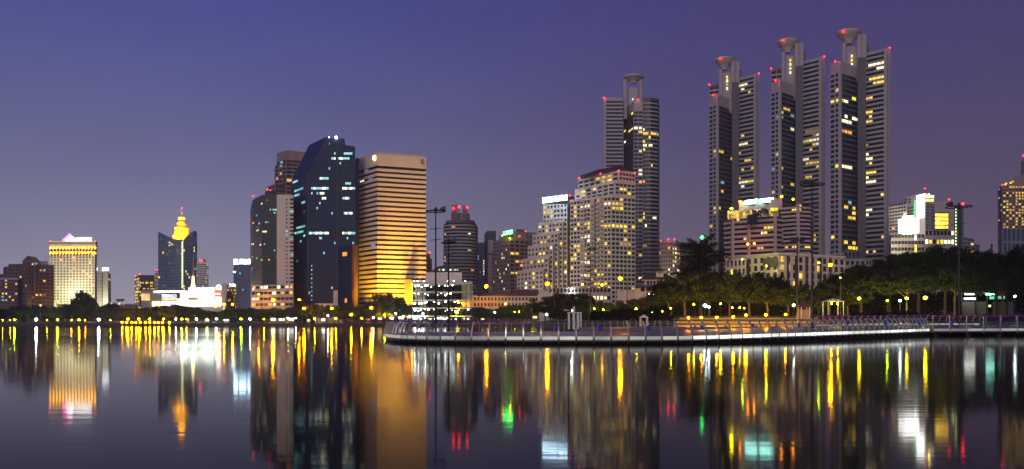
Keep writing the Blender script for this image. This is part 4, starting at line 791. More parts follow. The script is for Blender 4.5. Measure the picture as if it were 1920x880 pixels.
mb = MB(); mb.add([(WX(1008, 536), 536, G0), (WX(1038, 536), 536, G0), (WX(1038, 536), 536, WZ(553, 536)), (WX(1017, 536), 536, WZ(542, 536)), (WX(1008, 536), 536, WZ(553, 536)), (WX(1008, 536), 556, G0), (WX(1038, 536), 556, G0), (WX(1038, 536), 556, WZ(553, 536)), (WX(1017, 536), 556, WZ(542, 536)), (WX(1008, 536), 556, WZ(553, 536))],
       [(0, 1, 2, 3, 4), (9, 8, 7, 6, 5)] + [(i, i + 5, (i + 1) % 5 + 5, (i + 1) % 5) for i in range(5)]); mb.build('gable_wall', 'cream_wall', b.r); b.finish()
b = Bld('low_building', 'flat mauve building with lit ground floor below the red roofed tower', Y=430, px=1090)
f = ground_box(b, 1036, 1145, 540, 430, 16, 'pink_wall'); b.facade(f[0], f[1], 4, WZ(541, 430), 4, 16, .5, .25, .4, 'pink_wall', .18, 'hc', 'v'); b.lit = [(x, 555, 'h') for x in (1112, 1116, 1120, 1126, 1132)]; b.beacon(1072, 542, 428, 'lamp_cool', .2)
b.beacon(1092, 533.5, 430, 'gold_light', .5, 1.5); b.beacon(1129, 534.5, 430, 'gold_light', .6, 1.5); b.finish()
b = Bld('garden_wall', 'plain cream boundary wall in front of the tiled roof pavilion', 'wall', Y=345, px=1178)
ground_box(b, 1157, 1240, 547, 345, 1.2, 'cream_wall'); ground_box(b, 1157, 1163, 543, 344.5, 2.2, 'cream_wall'); b.finish()
Y = 330
b = Bld('pavilion_house', 'two tier cream pavilion house with a brown hipped roof and small cupola', 'house', Y=Y, px=1232)
P1 = ground_box(b, 1208, 1268, 526, Y + 2, 16, 'cream_wall'); P2 = ground_box(b, 1192, 1262, 541, Y - 3, 10, 'cream_wall')
b.facade((WX(1212, Y + 2), Y + 2), (WX(1266, Y + 2), Y + 2), WZ(536, Y), WZ(526, Y), 1, 9, .1, .3, .3, 'cream_wall', 0, 'y', 'v'); b.facade((WX(1200, Y - 3), Y - 3), (WX(1262, Y - 3), Y - 3), WZ(548, Y), WZ(538, Y), 1, 6, .1, .2, .3, 'cream_wall', 0, 'y', 'v')
def hip(a, c, e, t, Y0, dep, ri, name='roof', m='brown_roof'):
    x0, x1 = WX(a, Y0), WX(c, Y0); ze, zr = WZ(e, Y0), WZ(t, Y0); q = (x1 - x0) * ri
    mb = MB(); mb.add([(x0, Y0, ze), (x1, Y0, ze), (x1, Y0 + dep, ze), (x0, Y0 + dep, ze), (x0 + q, Y0 + dep / 2, zr), (x1 - q, Y0 + dep / 2, zr)], [(0, 1, 5, 4), (1, 2, 5), (2, 3, 4, 5), (3, 0, 4), (0, 3, 2, 1)]); return mb.build(name, m, b.r)
hip(1204, 1272, 525, 509, Y, 20, .3); hip(1197, 1264, 537.5, 533, Y - 5, 12, .1, 'lower_roof', 'blue_wall')
ground_box(b, 1230, 1244, 509, Y + 4, 3, 'cream_wall', WZ(520, Y)); hip(1227.5, 1247, 508, 500, Y + 3, 6, .45, 'cupola_roof'); 
for px in (1234, 1237, 1240): b.part('cupola_window', 'void', lambda mb: mb.box(WX(px, Y + 3.9) - .18, WX(px, Y + 3.9) + .18, Y + 3.85, Y + 3.98, WZ(511.5, Y), WZ(508.8, Y)))
b.part('eaves_trim', 'cream_wall', lambda mb: mb.box(WX(1204, Y), WX(1272, Y), Y - .3, Y - .02, WZ(526.6, Y), WZ(525, Y))); b.finish()
b = Bld('service_building', 'low building with cold white lit counters under the rain trees', 'building', Y=235, px=1840)
for a, c, t, d_ in ((1801, 1850, 566, 590), (1862, 1900, 566, 590)):
    ground_box(b, a, c, t, 236, 8, 'tower_dark', 2)
for a, c, t, d_, m in ((1810, 1827, 551, 553, 'screen_white'), (1809, 1829, 558.8, 562, 'screen_white'), (1850, 1864, 550.8, 553, 'sign_turquoise'), (1857, 1864, 556, 561, 'lit_green'), (1872, 1884, 555.5, 561, 'lit_cool'), (1855, 1858, 572, 576, 'lit_white')):
    b.part('light_panel', m, lambda mb: mb.box(WX(a, 234), WX(c, 234), 234, 234.4, WZ(d_, 234), WZ(t, 234)))
ground_box(b, 1803, 1890, 548.5, 234.6, 9, 'dark_wall', WZ(550.4, 234)); 
for px in (1803, 1830, 1851, 1868, 1889): b.wall('dark_steel').box(WX(px, 235) - .15, WX(px, 235) + .15, 235, 235.3, 2, WZ(550, 235))
b.finish()
# text curve -> real mesh
dg = bpy.context.evaluated_depsgraph_get(); dg.update()
me = bpy.data.meshes.new_from_object(to.evaluated_get(dg)); par, loc, rot, scl = to.parent, to.location.copy(), to.rotation_euler.copy(), to.scale.copy()
bpy.data.objects.remove(to); to = bpy.data.objects.new('sign_lettering', me); COL.objects.link(to); to.parent = par; to.location = loc; to.rotation_euler = rot; to.scale = scl

# ------------------------------------------------------------ water
m, t, bs = _new('water_mat')
bs.inputs['Base Color'].default_value = (.010, .009, .008, 1); bs.inputs['IOR'].default_value = 1.085; bs.inputs['Roughness'].default_value = .105
c = t.nodes.new('ShaderNodeTexCoord'); mp = t.nodes.new('ShaderNodeMapping'); mp.inputs['Scale'].default_value = (.25, 1.1, 1)
n1 = t.nodes.new('ShaderNodeTexNoise'); n1.inputs['Scale'].default_value = 1.3; n1.inputs['Detail'].default_value = 3
bp = t.nodes.new('ShaderNodeBump'); bp.inputs['Strength'].default_value = .05; bp.inputs['Distance'].default_value = .05
t.links.new(c.outputs['Object'], mp.inputs['Vector']); t.links.new(mp.outputs[0], n1.inputs['Vector']); t.links.new(n1.outputs['Fac'], bp.inputs['Height']); t.links.new(bp.outputs[0], bs.inputs['Normal'])
n2 = t.nodes.new('ShaderNodeTexNoise'); n2.inputs['Scale'].default_value = .02; n2.inputs['Detail'].default_value = 4   # calmer and breezier patches
t.links.new(mp.outputs[0], n2.inputs['Vector']); rr_ = t.nodes.new('ShaderNodeMapRange'); rr_.inputs['From Min'].default_value = .44; rr_.inputs['From Max'].default_value = .60
rr_.inputs['To Min'].default_value = .056; rr_.inputs['To Max'].default_value = .098; t.links.new(n2.outputs['Fac'], rr_.inputs['Value']); t.links.new(rr_.outputs[0], bs.inputs['Roughness'])
mb = MB(); mb.add([(-7000, -300, 0), (7000, -300, 0), (7000, 9000, 0), (-7000, 9000, 0)], [(0, 1, 2, 3)]); tag(mb.build('lake_water', 'water_mat'), kind='structure')

# ------------------------------------------------------------ land
def shore(x):
    if x < 11: return 462 + 6 * math.sin(x * .011) * (1 if x < -60 else 0)
    if x < 14: return 462 - (x - 11) / 3 * 286
    return 176 + (max(0, x - 110)) * .03
xs = [-7000, -4000, -2500, -1500, -1000] + list(np.arange(-700, -60, 12)) + list(np.arange(-60, 8, 8)) + [9, 11, 12, 13, 14, 16] + list(np.arange(20, 300, 7)) + [320, 400, 500, 700, 1000, 1500, 2500, 4000, 7000]
offs = [0, .02, 2, 6, 12, 20, 30, 45, 60, 80, 110, 150, 200, 260, 285, 300, 400, 600, 1000, 2000, 4500, 8800]
mb = MB(); V_ = []
for x in xs:
    y0 = shore(x)
    for k, o_ in enumerate(offs): V_.append((x, y0 + o_, -1 if k == 0 else (gz(x, y0 + o_) if o_ < 260 or x > 5 else 1.5)))
nO = len(offs); mb.add(V_, [(i * nO + j, (i + 1) * nO + j, (i + 1) * nO + j + 1, i * nO + j + 1) for i in range(len(xs) - 1) for j in range(nO - 1)])
tag(mb.build('park_ground', 'lawn_mat', smooth=False), kind='structure')
mb = MB()                                              # stone kerb of the far bank
for x in np.arange(-600, 10, 6):
    y0 = shore(x); y1 = shore(min(x + 6, 10.5)); mb.prism([(x, y0 - .5), (x + 6, y1 - .5), (x + 6, y1 + .4), (x, y0 + .4)], -.5, 1.56)
tag(mb.build('quay_wall', 'quay'), kind='structure')
mb = MB()
for x in np.arange(-600, 10, 6):
    y0, y1 = shore(x) + 3, shore(min(x + 6, 10.5)) + 3; mb.add([(x, y0, 1.506), (x + 6, y1, 1.506), (x + 6, y1 + 5, 1.506), (x, y0 + 5, 1.506)], [(0, 1, 2, 3)])
tag(mb.build('lakeside_path', 'concrete'), kind='structure')

# ------------------------------------------------------------ promenade
def catmull(pts, n=14):
    r = []
    for i in range(len(pts) - 1):
        p = [Vector(pts[max(0, min(len(pts) - 1, i + k))]) for k in (-1, 0, 1, 2)]
        for j in range(n):
            s_ = j / n; r.append(.5 * ((2 * p[1]) + (p[2] - p[0]) * s_ + (2 * p[0] - 5 * p[1] + 4 * p[2] - p[3]) * s_ ** 2 + (3 * p[1] - p[0] - 3 * p[2] + p[3]) * s_ ** 3))
    return r + [Vector(pts[-1])]
W3 = lambda px, Y, z: (WX(px, Y), Y, z)
front = catmull([W3(*a) for a in [(760, 152, .72), (738, 143, .72), (725, 131, .72), (724, 121, .72), (732, 112, .72), (750, 105, .72), (790, 100, .72), (845, 97.5, .72), (920, 96, .72), (1000, 95.5, .72), (1100, 95.5, .72), (1200, 96, .72), (1300, 98, .74), (1400, 102.5, .84), (1470, 108, .9), (1540, 115, .95), (1600, 122.5, 1.0), (1660, 131, 1.05), (1705, 139, 1.1), (1742, 147, 1.14)]])
bridge_f = [Vector(W3(px, 147, 1.14 + (px - 1742) * .0003)) for px in range(1742, 2010, 20)]
rear = catmull([W3(*a) for a in [(760, 152, .72), (800, 157, .72), (900, 159, .72), (1000, 160, .75), (1085, 161, .8), (1200, 164, .95), (1300, 167, 1.1), (1400, 170, 1.35), (1530, 172, 1.7), (1620, 174, 1.85), (1700, 175, 1.95), (1850, 176, 2.0)]])
bridge_r = [Vector(W3(px, 176, 2.0)) for px in range(1850, 2010, 20)]
def resample(P, step, start=0.0):
    r = []; acc = -start; 
    for a, c_ in zip(P, P[1:]):
        L = (c_ - a).length
        while acc <= L: 
            if acc >= 0: r.append(a.lerp(c_, acc / L) if L else a)
            acc += step
        acc -= L
    return r
def sweep(name, P, prof, m, parent=None, inner=1, kind=None):
    """profile points (out, up) swept along P; out = away from the deck"""
    mb = MB(); n = len(prof); vs = []
    for i, p in enumerate(P):
        t_ = (P[min(i + 1, len(P) - 1)] - P[max(0, i - 1)]); t_.z = 0; t_.normalize(); o_ = Vector((t_.y, -t_.x, 0)) * inner
        for a, z_ in prof: vs.append((p.x + o_.x * a, p.y + o_.y * a, p.z + z_))
    fs = [(i * n + j, (i + 1) * n + j, (i + 1) * n + (j + 1) % n, i * n + (j + 1) % n) for i in range(len(P) - 1) for j in range(n)]
    mb.add(vs, fs + [tuple(range(n)), tuple(range(len(vs) - 1, len(vs) - n - 1, -1))]); o = mb.build(name, m, parent)
    if kind: tag(o, kind=kind)
    return o
# deck surface between the two edges
FR = front + bridge_f[1:]; RR = rear + bridge_r[1:]
def at_t(P, t_):
    L = [0]
    for a, c_ in zip(P, P[1:]): L.append(L[-1] + (c_ - a).length)
    d = t_ * L[-1]
    for i in range(len(P) - 1):
        if L[i + 1] >= d: return P[i].lerp(P[i + 1], (d - L[i]) / max(1e-6, L[i + 1] - L[i]))
    return P[-1]
mb = MB(); na, nb_ = 150, 8; vs = []
for i in range(na + 1):
    a = FR[0] if i == 0 else at_t(FR, (i / na)); xr = a.x; c_ = min(RR, key=lambda p: abs((960 + F * p.x / p.y) - max(762, 960 + F * a.x / a.y - 0)))
    for j in range(nb_ + 1): p = a.lerp(c_, j / nb_); vs.append((p.x, p.y, p.z - .06))
k = nb_ + 1; mb.add(vs, [(i * k + j, (i + 1) * k + j, (i + 1) * k + j + 1, i * k + j + 1) for i in range(na) for j in range(nb_)])
tag(mb.build('promenade_deck', 'deck'), kind='structure')
sweep('deck_edge', FR, [(.0, -.12), (.22, -.12), (.22, -.34), (0, -.34)], 'concrete', kind='structure')
sweep('quay_wall', front, [(-.9, -.1), (-.9, -1.6), (-1.6, -1.6), (-1.6, -.1)], 'quay', kind='structure')
sweep('deck_beam', FR, [(-.12, -.30), (.05, -.30), (-.25, -.56), (-.6, -.56)], 'quay', kind='structure')
sweep('deck_edge', RR, [(.0, -.07), (.2, -.07), (.2, -.5), (0, -.5)], 'concrete', inner=-1, kind='structure')
for q, P_ in (('bridge_pier', bridge_f[1::3]),):
    for i, p in enumerate(P_):
        mb = MB(); mb.box(p.x - .35, p.x + .35, p.y + 1.2, p.y + 2.2, -.8, p.z - .35); mb.box(p.x - .35, p.x + .35, p.y + 14, p.y + 15, -.8, p.z - .1)
        tag(mb.build('bridge_pier', 'quay'), kind='structure')

def post_mesh(h, lean, r=.055, drop=.55, straight=False):
    mb = MB()
    if straight: pts = [(0, .16, -drop), (0, .16, h)]
    else: pts = [(0, -.05, -drop), (0, .14, -drop * .45)] + [(0, .22 - lean * (1 - math.cos(a)) - .04 * a, h * math.sin(a) ** .93) for a in np.linspace(0, math.pi / 2 * .93, 8)]
    # flat plate section: two tubes side by side read as one flat bar
    k = None
    n = len(pts); vs = []
    for i, (x, y, z) in enumerate(pts):
        a = Vector(pts[max(0, i - 1)]); c_ = Vector(pts[min(n - 1, i + 1)]); t_ = (c_ - a).normalized(); nn = Vector((0, -t_.z, t_.y)); wd = .12 * (1 - .35 * i / n)
        for sx, sn in ((-1, -1), (1, -1), (1, 1), (-1, 1)): vs.append((x + sx * r, y + nn.y * wd * sn, z + nn.z * wd * sn))
    mb.add(vs, [(i * 4 + j, i * 4 + (j + 1) % 4, (i + 1) * 4 + (j + 1) % 4, (i + 1) * 4 + j) for i in range(n - 1) for j in range(4)] + [(3, 2, 1, 0), tuple((n - 1) * 4 + j for j in range(4))])
    me = bpy.data.meshes.new('post'); me.from_pydata(mb.v, [], mb.f); me.materials.append(MATS['steel']); return me
def railing(name, label, P, step, h0, h1, lean, inner=1, panels=True, straight=False, group='lakeside railings', rails=((.32, .16), (.86, 0)), pm='panel_white', start=0.0, pm2='panel_dim'):
    p0 = P[0]; rt = root(name, (p0.x, p0.y, p0.z)); tag(rt, label, 'railing', group)
    Q = resample(P, step, start); nq = len(Q); cache = {}
    def frame(i):
        t_ = (Q[min(i + 1, nq - 1)] - Q[max(0, i - 1)]); t_.z = 0; t_.normalize(); return t_, Vector((t_.y, -t_.x, 0)) * inner
    for i, p in enumerate(Q):
        h = h0 + (h1 - h0) * i / max(1, nq - 1); key = round(h, 1)
        if key not in cache: cache[key] = post_mesh(key, lean * key / 1.7, straight=straight)
        o = bpy.data.objects.new('post', cache[key]); COL.objects.link(o); o.parent = rt; o.location = p - p0
        t_, ou = frame(i); o.rotation_euler.z = math.atan2(ou.y, ou.x) - math.pi / 2
    for fr, _ in rails:                                # rails follow the posts
        pts = []
        for i, p in enumerate(Q):
            h = h0 + (h1 - h0) * i / max(1, nq - 1); a = math.asin(min(1, fr)); t_, ou = frame(i); off = .16 if straight else .22 - lean * h / 1.7 * (1 - math.cos(a)) - .04 * a
            pts.append(p + ou * (off - (.0 if straight else .1)) + Vector((0, 0, h * (fr ** (.93 if not straight else 1)))))
        mb = MB(); mb.tube(pts, .035, 6); mb.build('rail', 'steel', rt)
    if panels:
        for i in range(nq - 1):
            a, c_ = Q[i], Q[i + 1]; t_ = (c_ - a); L = t_.length; t_ = t_.normalized(); o_ = Vector((t_.y, -t_.x, 0)).normalized() * inner
            mb = MB(); e = .12; A_, B2_ = a + t_ * e, c_ - t_ * e
            q = [A_ + o_ * .24, B2_ + o_ * .24, B2_ + o_ * .30, A_ + o_ * .30]
            zl, zh = -.17, .20
            mb.add([(v.x, v.y, v.z + zl) for v in q] + [(v.x, v.y, v.z + zh) for v in q], [(0, 1, 5, 4), (1, 2, 6, 5), (2, 3, 7, 6), (3, 0, 4, 7), (4, 5, 6, 7), (3, 2, 1, 0)])
            fr_ = (960 + F * a.x / a.y)
            mb.build('light_panel', pm if (1290 < fr_ < 1735) else pm2, rt)
    return rt
railing('railing', 'front railing of curved steel posts over the glowing panels along the promenade', front, 1.96, 1.68, 2.1, .75)
railing('railing', 'straight post railing along the front of the footbridge', bridge_f, 2.9, 2.35, 2.4, 0, straight=True, rails=((.25, .1), (.97, 0)), pm='panel_dim', start=-.6)
i0 = next(i for i, p in enumerate(rear) if 960 + F * p.x / p.y > 1088); i1 = next(i for i, p in enumerate(rear) if 960 + F * p.x / p.y > 1530)
railing('railing', 'rear railing of curved posts on the water side behind the promenade tip', rear[:i0], 2.0, 1.5, 1.5, .65, inner=-1, panels=False, rails=((.55, 0), (.9, 0)))
railing('railing', 'rear railing of gleaming curved posts below the purple hedge', rear[i1:], 1.42, 1.95, 1.95, .9, inner=-1, panels=True, pm='panel_fill', pm2='panel_fill', rails=((.35, 0), (.62, 0), (.92, 0)))  # light panels on this railing are added to brighten the posts

railing('railing', 'rear straight post railing of the footbridge', bridge_r, 3.1, 1.9, 1.9, 0, inner=-1, panels=False, straight=True, rails=((.2, 0), (.95, 0)))
sidewalk = [Vector(W3(px, 172 + (px - 1100) * .01, 1.6)) for px in range(1098, 1290, 12)]
railing('railing', 'short light railing on the bank between the white gate and the orange lamps', sidewalk, 1.3, 1.15, 1.15, .35, inner=-1, panels=False, rails=((.5, 0), (.9, 0)))

# ------------------------------------------------------------ labels with landmarks
ZONES = [(92, 'the brown apartment block'), (214, 'the floodlit hotel'), (292, 'the gap left of the mall'), (352, 'the crowned skyscraper'), (420, 'the mall'), (468, 'the hazy blue tower'), (552, 'the black glass tower'), (668, 'the navy tower'), (768, 'the gold banded tower'),
         (892, 'the glaring car park'), (1000, 'the green signed building'), (1068, 'the terraced white tower'), (1200, 'the red roofed tower'), (1290, 'the tiled pavilion house'), (1360, 'the shortest bowl-topped tower'), (1440, 'the turquoise sign'), (1548, 'the middle bowl-topped tower'), (1672, 'the tallest bowl-topped tower'), (1745, 'the floodlit hospital'), (1815, 'the lattice shaft'), (9999, 'the far tower of yellow windows')]
ORD = ['leftmost', 'second', 'third', 'fourth', 'fifth', 'sixth', 'seventh', 'eighth', 'ninth', 'tenth', 'eleventh', 'twelfth', 'thirteenth', 'fourteenth', 'fifteenth', 'sixteenth', 'seventeenth', 'eighteenth', 'nineteenth', 'twentieth']
PEND = []
def later(o, desc, px, row=''): PEND.append((o, desc, px, row))
def settle():
    g = {}
    for o, d, px, row in PEND:
        zn = next(n for x, n in ZONES if px < x); g.setdefault((d, zn, row), []).append((px, o))
    for (d, zn, row), L in g.items():
        L.sort(key=lambda q: q[0])
        for k, (px, o) in enumerate(L):
            o['label'] = f'{d} below {zn}' + ('' if len(L) == 1 else (', leftmost there' if k == 0 else f', {ORD[k]} from left'))

# ------------------------------------------------------------ trees
def cloud(n_cl, per, rx, rz, cl_r, leaf, seed, zc, flat=.55, hollow=.45):
    """leafy crown: clumps spread through a flattened volume, leaf-sized quads facing every way"""
    g = np.random.default_rng(seed); d = g.normal(size=(n_cl, 3)); d /= np.linalg.norm(d, axis=1)[:, None]
    rad = hollow + (1 - hollow) * g.random(n_cl) ** .6; c_ = d * rad[:, None] * np.array([rx, rx, rz]); c_[:, 2] = np.where(c_[:, 2] < -rz * flat, -rz * flat * g.random(n_cl), c_[:, 2])
    c_[:, 2] += zc; size = cl_r * (.55 + .8 * g.random(n_cl))
    k = np.repeat(np.arange(n_cl), (per * (size / cl_r) ** 1.5).astype(int) + 4); n = len(k)
    p = g.normal(size=(n, 3)); p /= np.linalg.norm(p, axis=1)[:, None]; p *= (g.random(n) ** .5)[:, None]; p[:, 2] *= .6
    P = c_[k] + p * size[k][:, None]
    a = g.normal(size=(n, 3)); a /= np.linalg.norm(a, axis=1)[:, None]; b_ = np.cross(a, g.normal(size=(n, 3))); b_ /= np.linalg.norm(b_, axis=1)[:, None]
    s_ = (leaf * (.6 + .8 * g.random(n)))[:, None]; a *= s_; b_ *= s_ * .6
    V4 = np.stack([P - a, P - b_, P + a, P + b_], 1).reshape(-1, 3); return V4, np.arange(4 * n).reshape(-1, 4), c_
def mesh_np(name, V4, F4, mat):
    me = bpy.data.meshes.new(name); me.vertices.add(len(V4)); me.vertices.foreach_set('co', V4.ravel()); me.loops.add(len(F4) * 4); me.loops.foreach_set('vertex_index', F4.ravel())
    me.polygons.add(len(F4)); me.polygons.foreach_set('loop_start', np.arange(0, len(F4) * 4, 4)); me.update(calc_edges=True); me.materials.append(MATS[mat]); return me
PROTO = {}
def proto(kind, H, rx, rz, n_cl, per, cl_r, leaf, mat, seed, trunk_r=.35, nlimb=7):
    zc = H - rz; V4, F4, c_ = cloud(n_cl, per, rx, rz, cl_r, leaf, seed, zc); crown = mesh_np('crown', V4, F4, mat)
    g = random.Random(seed); mb = MB(); th = zc - rz * .5; bend = g.uniform(-.4, .4)
    mb.tube([(0, 0, -.5), (bend * .3, 0, th * .5), (bend, 0, th)], [trunk_r * 1.25, trunk_r * .9, trunk_r * .7], 8)
    for k in range(nlimb):
        a = 2 * math.pi * (k + g.random() * .5) / nlimb; e = rx * g.uniform(.5, .8); z_ = zc + rz * g.uniform(-.2, .5); h0 = th * g.uniform(.75, 1)
        mb.tube([(bend * .9, 0, h0), (math.cos(a) * e * .45, math.sin(a) * e * .45, (h0 + z_) / 2 + .4), (math.cos(a) * e, math.sin(a) * e, z_)], [trunk_r * .5, trunk_r * .3, trunk_r * .1], 6)
    tm = bpy.data.meshes.new('trunk'); tm.from_pydata(mb.v, [], mb.f); tm.materials.append(MATS['bark']); PROTO[kind] = (tm, crown, H, rx)
for s_ in range(4): proto(f'far{s_}', 11, 6.2, 3.9, 34, 75, 2.1, .42, ['leaf', 'leaf_dark', 'leaf', 'leaf_light'][s_], 11 + s_, .3)
for s_ in range(4): proto(f'mid{s_}', 12, 6.5, 4.2, 60, 130, 1.7, .27, ['leaf', 'leaf_dark', 'leaf_light', 'leaf'][s_], 31 + s_, .32)
for s_ in range(3): proto(f'rain{s_}', 16, 12, 4.2, 110, 170, 2.0, .26, ['leaf', 'leaf_dark', 'leaf'][s_], 51 + s_, .45, 10)
# casuarina: drooping feathery boughs round a tall stem
def casuarina():
    g = np.random.default_rng(5); P = []; D = []
    for k in range(150):
        z0 = 4 + 20 * (k / 150) ** .9; L = (6.2 * (1 - (z0 - 4) / 25) ** .7 + 1.2) * g.choice((.35, .6, .9, 1.35)); a = g.random() * 2 * math.pi; up = g.uniform(.3, 1.15)
        for j in range(34):
            s_ = (j + 1) / 34; x = L * s_; z = z0 + up * L * s_ * .7 + .5 * s_ - .25 * L * s_ ** 2
            for r_ in range(4):
                P.append((math.cos(a) * x + g.normal() * .25, math.sin(a) * x + g.normal() * .25, z + g.normal() * .22)); D.append((math.cos(a) * .6 + g.normal() * .4, math.sin(a) * .6 + g.normal() * .4, .55 + g.normal() * .35))
    P = np.array(P); D = np.array(D); D /= np.linalg.norm(D, axis=1)[:, None]; b_ = np.cross(D, g.normal(size=D.shape)); b_ /= np.linalg.norm(b_, axis=1)[:, None]
    a = D * .42; b_ *= .07; V4 = np.stack([P - a, P - b_, P + a, P + b_], 1).reshape(-1, 3); crown = mesh_np('crown', V4, np.arange(len(V4)).reshape(-1, 4), 'leaf_dark')
    mb = MB(); mb.tube([(0, 0, -.5), (.3, 0, 12), (0, 0, 26)], [.5, .3, .05], 8)
    for k in range(22):
        a_ = k * 2.4; z0 = 6 + k * .8; L = 4.5 * (1 - k / 26); mb.tube([(.2, 0, z0), (math.cos(a_) * L, math.sin(a_) * L, z0 + L * .4)], [.1, .02], 5)
    tm = bpy.data.meshes.new('trunk'); tm.from_pydata(mb.v, [], mb.f); tm.materials.append(MATS['bark']); PROTO['casuarina'] = (tm, crown, 28, 7)
casuarina()
NT = [0]
def tree(kind, px, top, Y, wpx=None, name='tree', desc='round leafy tree', row='', label=None, group=None):
    tm, cr, H, rx = PROTO[kind]; x = WX(px, Y); g = gz(x, Y); h = WZ(top, Y) - g; r = root(name, (x, Y, g)); sz = h / H; sx = (wpx / 2 / F * Y) / rx if wpx else sz
    r.scale = (sx, sx, sz); r.rotation_euler.z = random.random() * 6.28
    for nme, me in (('trunk', tm), ('crown', cr)): o = bpy.data.objects.new(nme, me); COL.objects.link(o); o.parent = r
    tag(r, label, 'tree', group)
    if not label: later(r, desc, px, row)
    return r
# far bank
rnd = random.Random(3)
tops = {0: 577, 60: 572, 100: 574, 135: 572, 200: 570, 250: 577, 290: 576, 330: 570, 352: 571, 375: 584, 420: 581, 470: 577, 520: 577, 560: 574, 600: 574, 650: 573, 690: 573, 715: 552, 735: 553, 755: 570, 800: 570, 850: 574, 890: 574, 920: 578, 950: 575, 985: 570, 1010: 560, 1030: 556}
kx = sorted(tops)
def ftop(px): return float(np.interp(px, kx, [tops[k] for k in kx]))
px = -12
while px < 1000:
    k = rnd.randrange(4); big = abs(px - 725) < 22 or 315 < px < 362
    tree(f'far{k}', px, ftop(px) + rnd.uniform(-3, 4), 474 + rnd.uniform(0, 14), rnd.uniform(34, 46) if big else rnd.uniform(25, 34), 'bank_tree', 'dark bank tree', 'a', group='trees along the far bank')
    px += rnd.uniform(14, 19)
px = -5
while px < 990:
    k = rnd.randrange(4); tree(f'far{k}', px, ftop(px) + rnd.uniform(-1, 5), 505 + rnd.uniform(0, 12), rnd.uniform(26, 36), 'bank_tree', 'second-row bank tree', 'b', group='trees along the far bank')
    px += rnd.uniform(26, 36)
for px, tp, wd in ((145, 556, 26), (156, 544, 34), (172, 553, 24)): tree('far1', px, tp, 560, wd, 'roof_garden_tree', 'dark tree rising before the floodlit hotel', group='trees before the floodlit hotel')
# middle park
for px, tp, Y, wd, k in ((1022, 558, 330, 60, 0), (1055, 549, 320, 70, 1), (1085, 550, 300, 66, 3), (1104, 562, 285, 50, 0), (1130, 566, 280, 46, 2), (1152, 570, 265, 44, 2), (1178, 562, 270, 54, 0), (1205, 560, 260, 50, 2), (1228, 556, 262, 56, 1), (1168, 578, 225, 60, 1), (1205, 580, 222, 60, 3), (1240, 574, 225, 60, 1), (1125, 583, 230, 44, 1)):
    tree(f'mid{k}', px, tp, Y, wd, 'park_tree', 'bushy park tree', group='park trees behind the promenade')
for px, tp, Y, wd, k in ((1252, 530, 245, 84, 1), (1285, 512, 238, 100, 0), (1330, 508, 246, 96, 1), (1368, 512, 238, 90, 3), (1405, 514, 232, 92, 0), (1440, 517, 228, 88, 1), (1478, 530, 225, 84, 0), (1520, 540, 222, 70, 3), (1555, 528, 222, 80, 1), (1590, 522, 225, 80, 0)):
    tree(f'mid{k}', px, tp, Y, wd, 'park_tree', 'tall broad park tree', group='park trees behind the promenade')
for px, tp, Y, wd, k in ((1615, 506, 232, 130, 0), (1668, 492, 240, 150, 1), (1722, 474, 236, 170, 2), (1772, 467, 230, 160, 0), (1822, 474, 238, 150, 1), (1868, 478, 232, 150, 2), (1925, 488, 228, 150, 0), (1700, 505, 214, 120, 1), (1790, 500, 212, 130, 2), (1880, 505, 210, 120, 0), (1925, 460, 215, 70, 1)):
    tree(f'rain{k}', px, tp, Y, wd, 'rain_tree', 'spreading dark rain tree', group='rain trees behind the footbridge')
tree('casuarina', 1314, 434, 252, 125, 'casuarina_tree', label='tall feathery dark casuarina standing above the other park trees')
# hedges and shrubs
def hedge(name, label, pts, h, wd, leaf, mat, dens=90, seed=1, cat='hedge', group=None):
    g = np.random.default_rng(seed); P = []; pts = [Vector(p) for p in pts]
    for a, c_ in zip(pts, pts[1:]):
        L = (c_ - a).length; n = int(L * dens); s_ = g.random(n); t_ = (c_ - a).normalized(); nn = Vector((-t_.y, t_.x, 0))
        wav = h * (.86 + .10 * np.sin((s_ * L + a.x) * .9) + .08 * g.random(n))
        q = np.array(a)[None] + s_[:, None] * np.array(c_ - a)[None] + ((g.random(n) - .5) * wd)[:, None] * np.array(nn)[None]; q[:, 2] += wav * g.random(n) ** .5; P.append(q)
    P = np.concatenate(P); n = len(P); a = g.normal(size=(n, 3)); a /= np.linalg.norm(a, axis=1)[:, None]; b_ = np.cross(a, g.normal(size=(n, 3))); b_ /= np.linalg.norm(b_, axis=1)[:, None]
    a *= leaf; b_ *= leaf * .7; c0 = np.array(pts[0]); V4 = np.stack([P - a, P - b_, P + a, P + b_], 1).reshape(-1, 3) - c0
    me = mesh_np(name, V4, np.arange(4 * n).reshape(-1, 4), mat); o = bpy.data.objects.new(name, me); COL.objects.link(o); o.location = pts[0]; tag(o, label, cat, group); return o
def hp(*a): return [(WX(px, Y), Y, z) for px, Y, z in a]
hedge('flowering_hedge', 'long purple flowering hedge behind the gleaming rear posts', hp((1532, 190, 2.2), (1700, 192, 2.4), (1990, 194, 2.4)), 1.75, 2.2, .13, 'flower', 420)
hedge('clipped_hedge', 'low dark green hedge behind the purple flowers and the gazebo', hp((1600, 199, 2.4), (1720, 201, 2.6)), 2.6, 1.6, .14, 'leaf_dark', 330, 2)
hedge('flowering_hedge', 'dark purple hedge along the far bank behind the promenade tip', hp((640, 466, 1.5), (760, 466, 1.5), (990, 467, 1.5)), 2.6, 3, .28, 'flower', 60, 3)
hedge('clipped_hedge', 'dense dark hedge left of the orange lamps', hp((1105, 205, 2.4), (1180, 205, 2.4), (1262, 204, 2.2)), 2.1, 2.5, .16, 'leaf_dark', 250, 4)
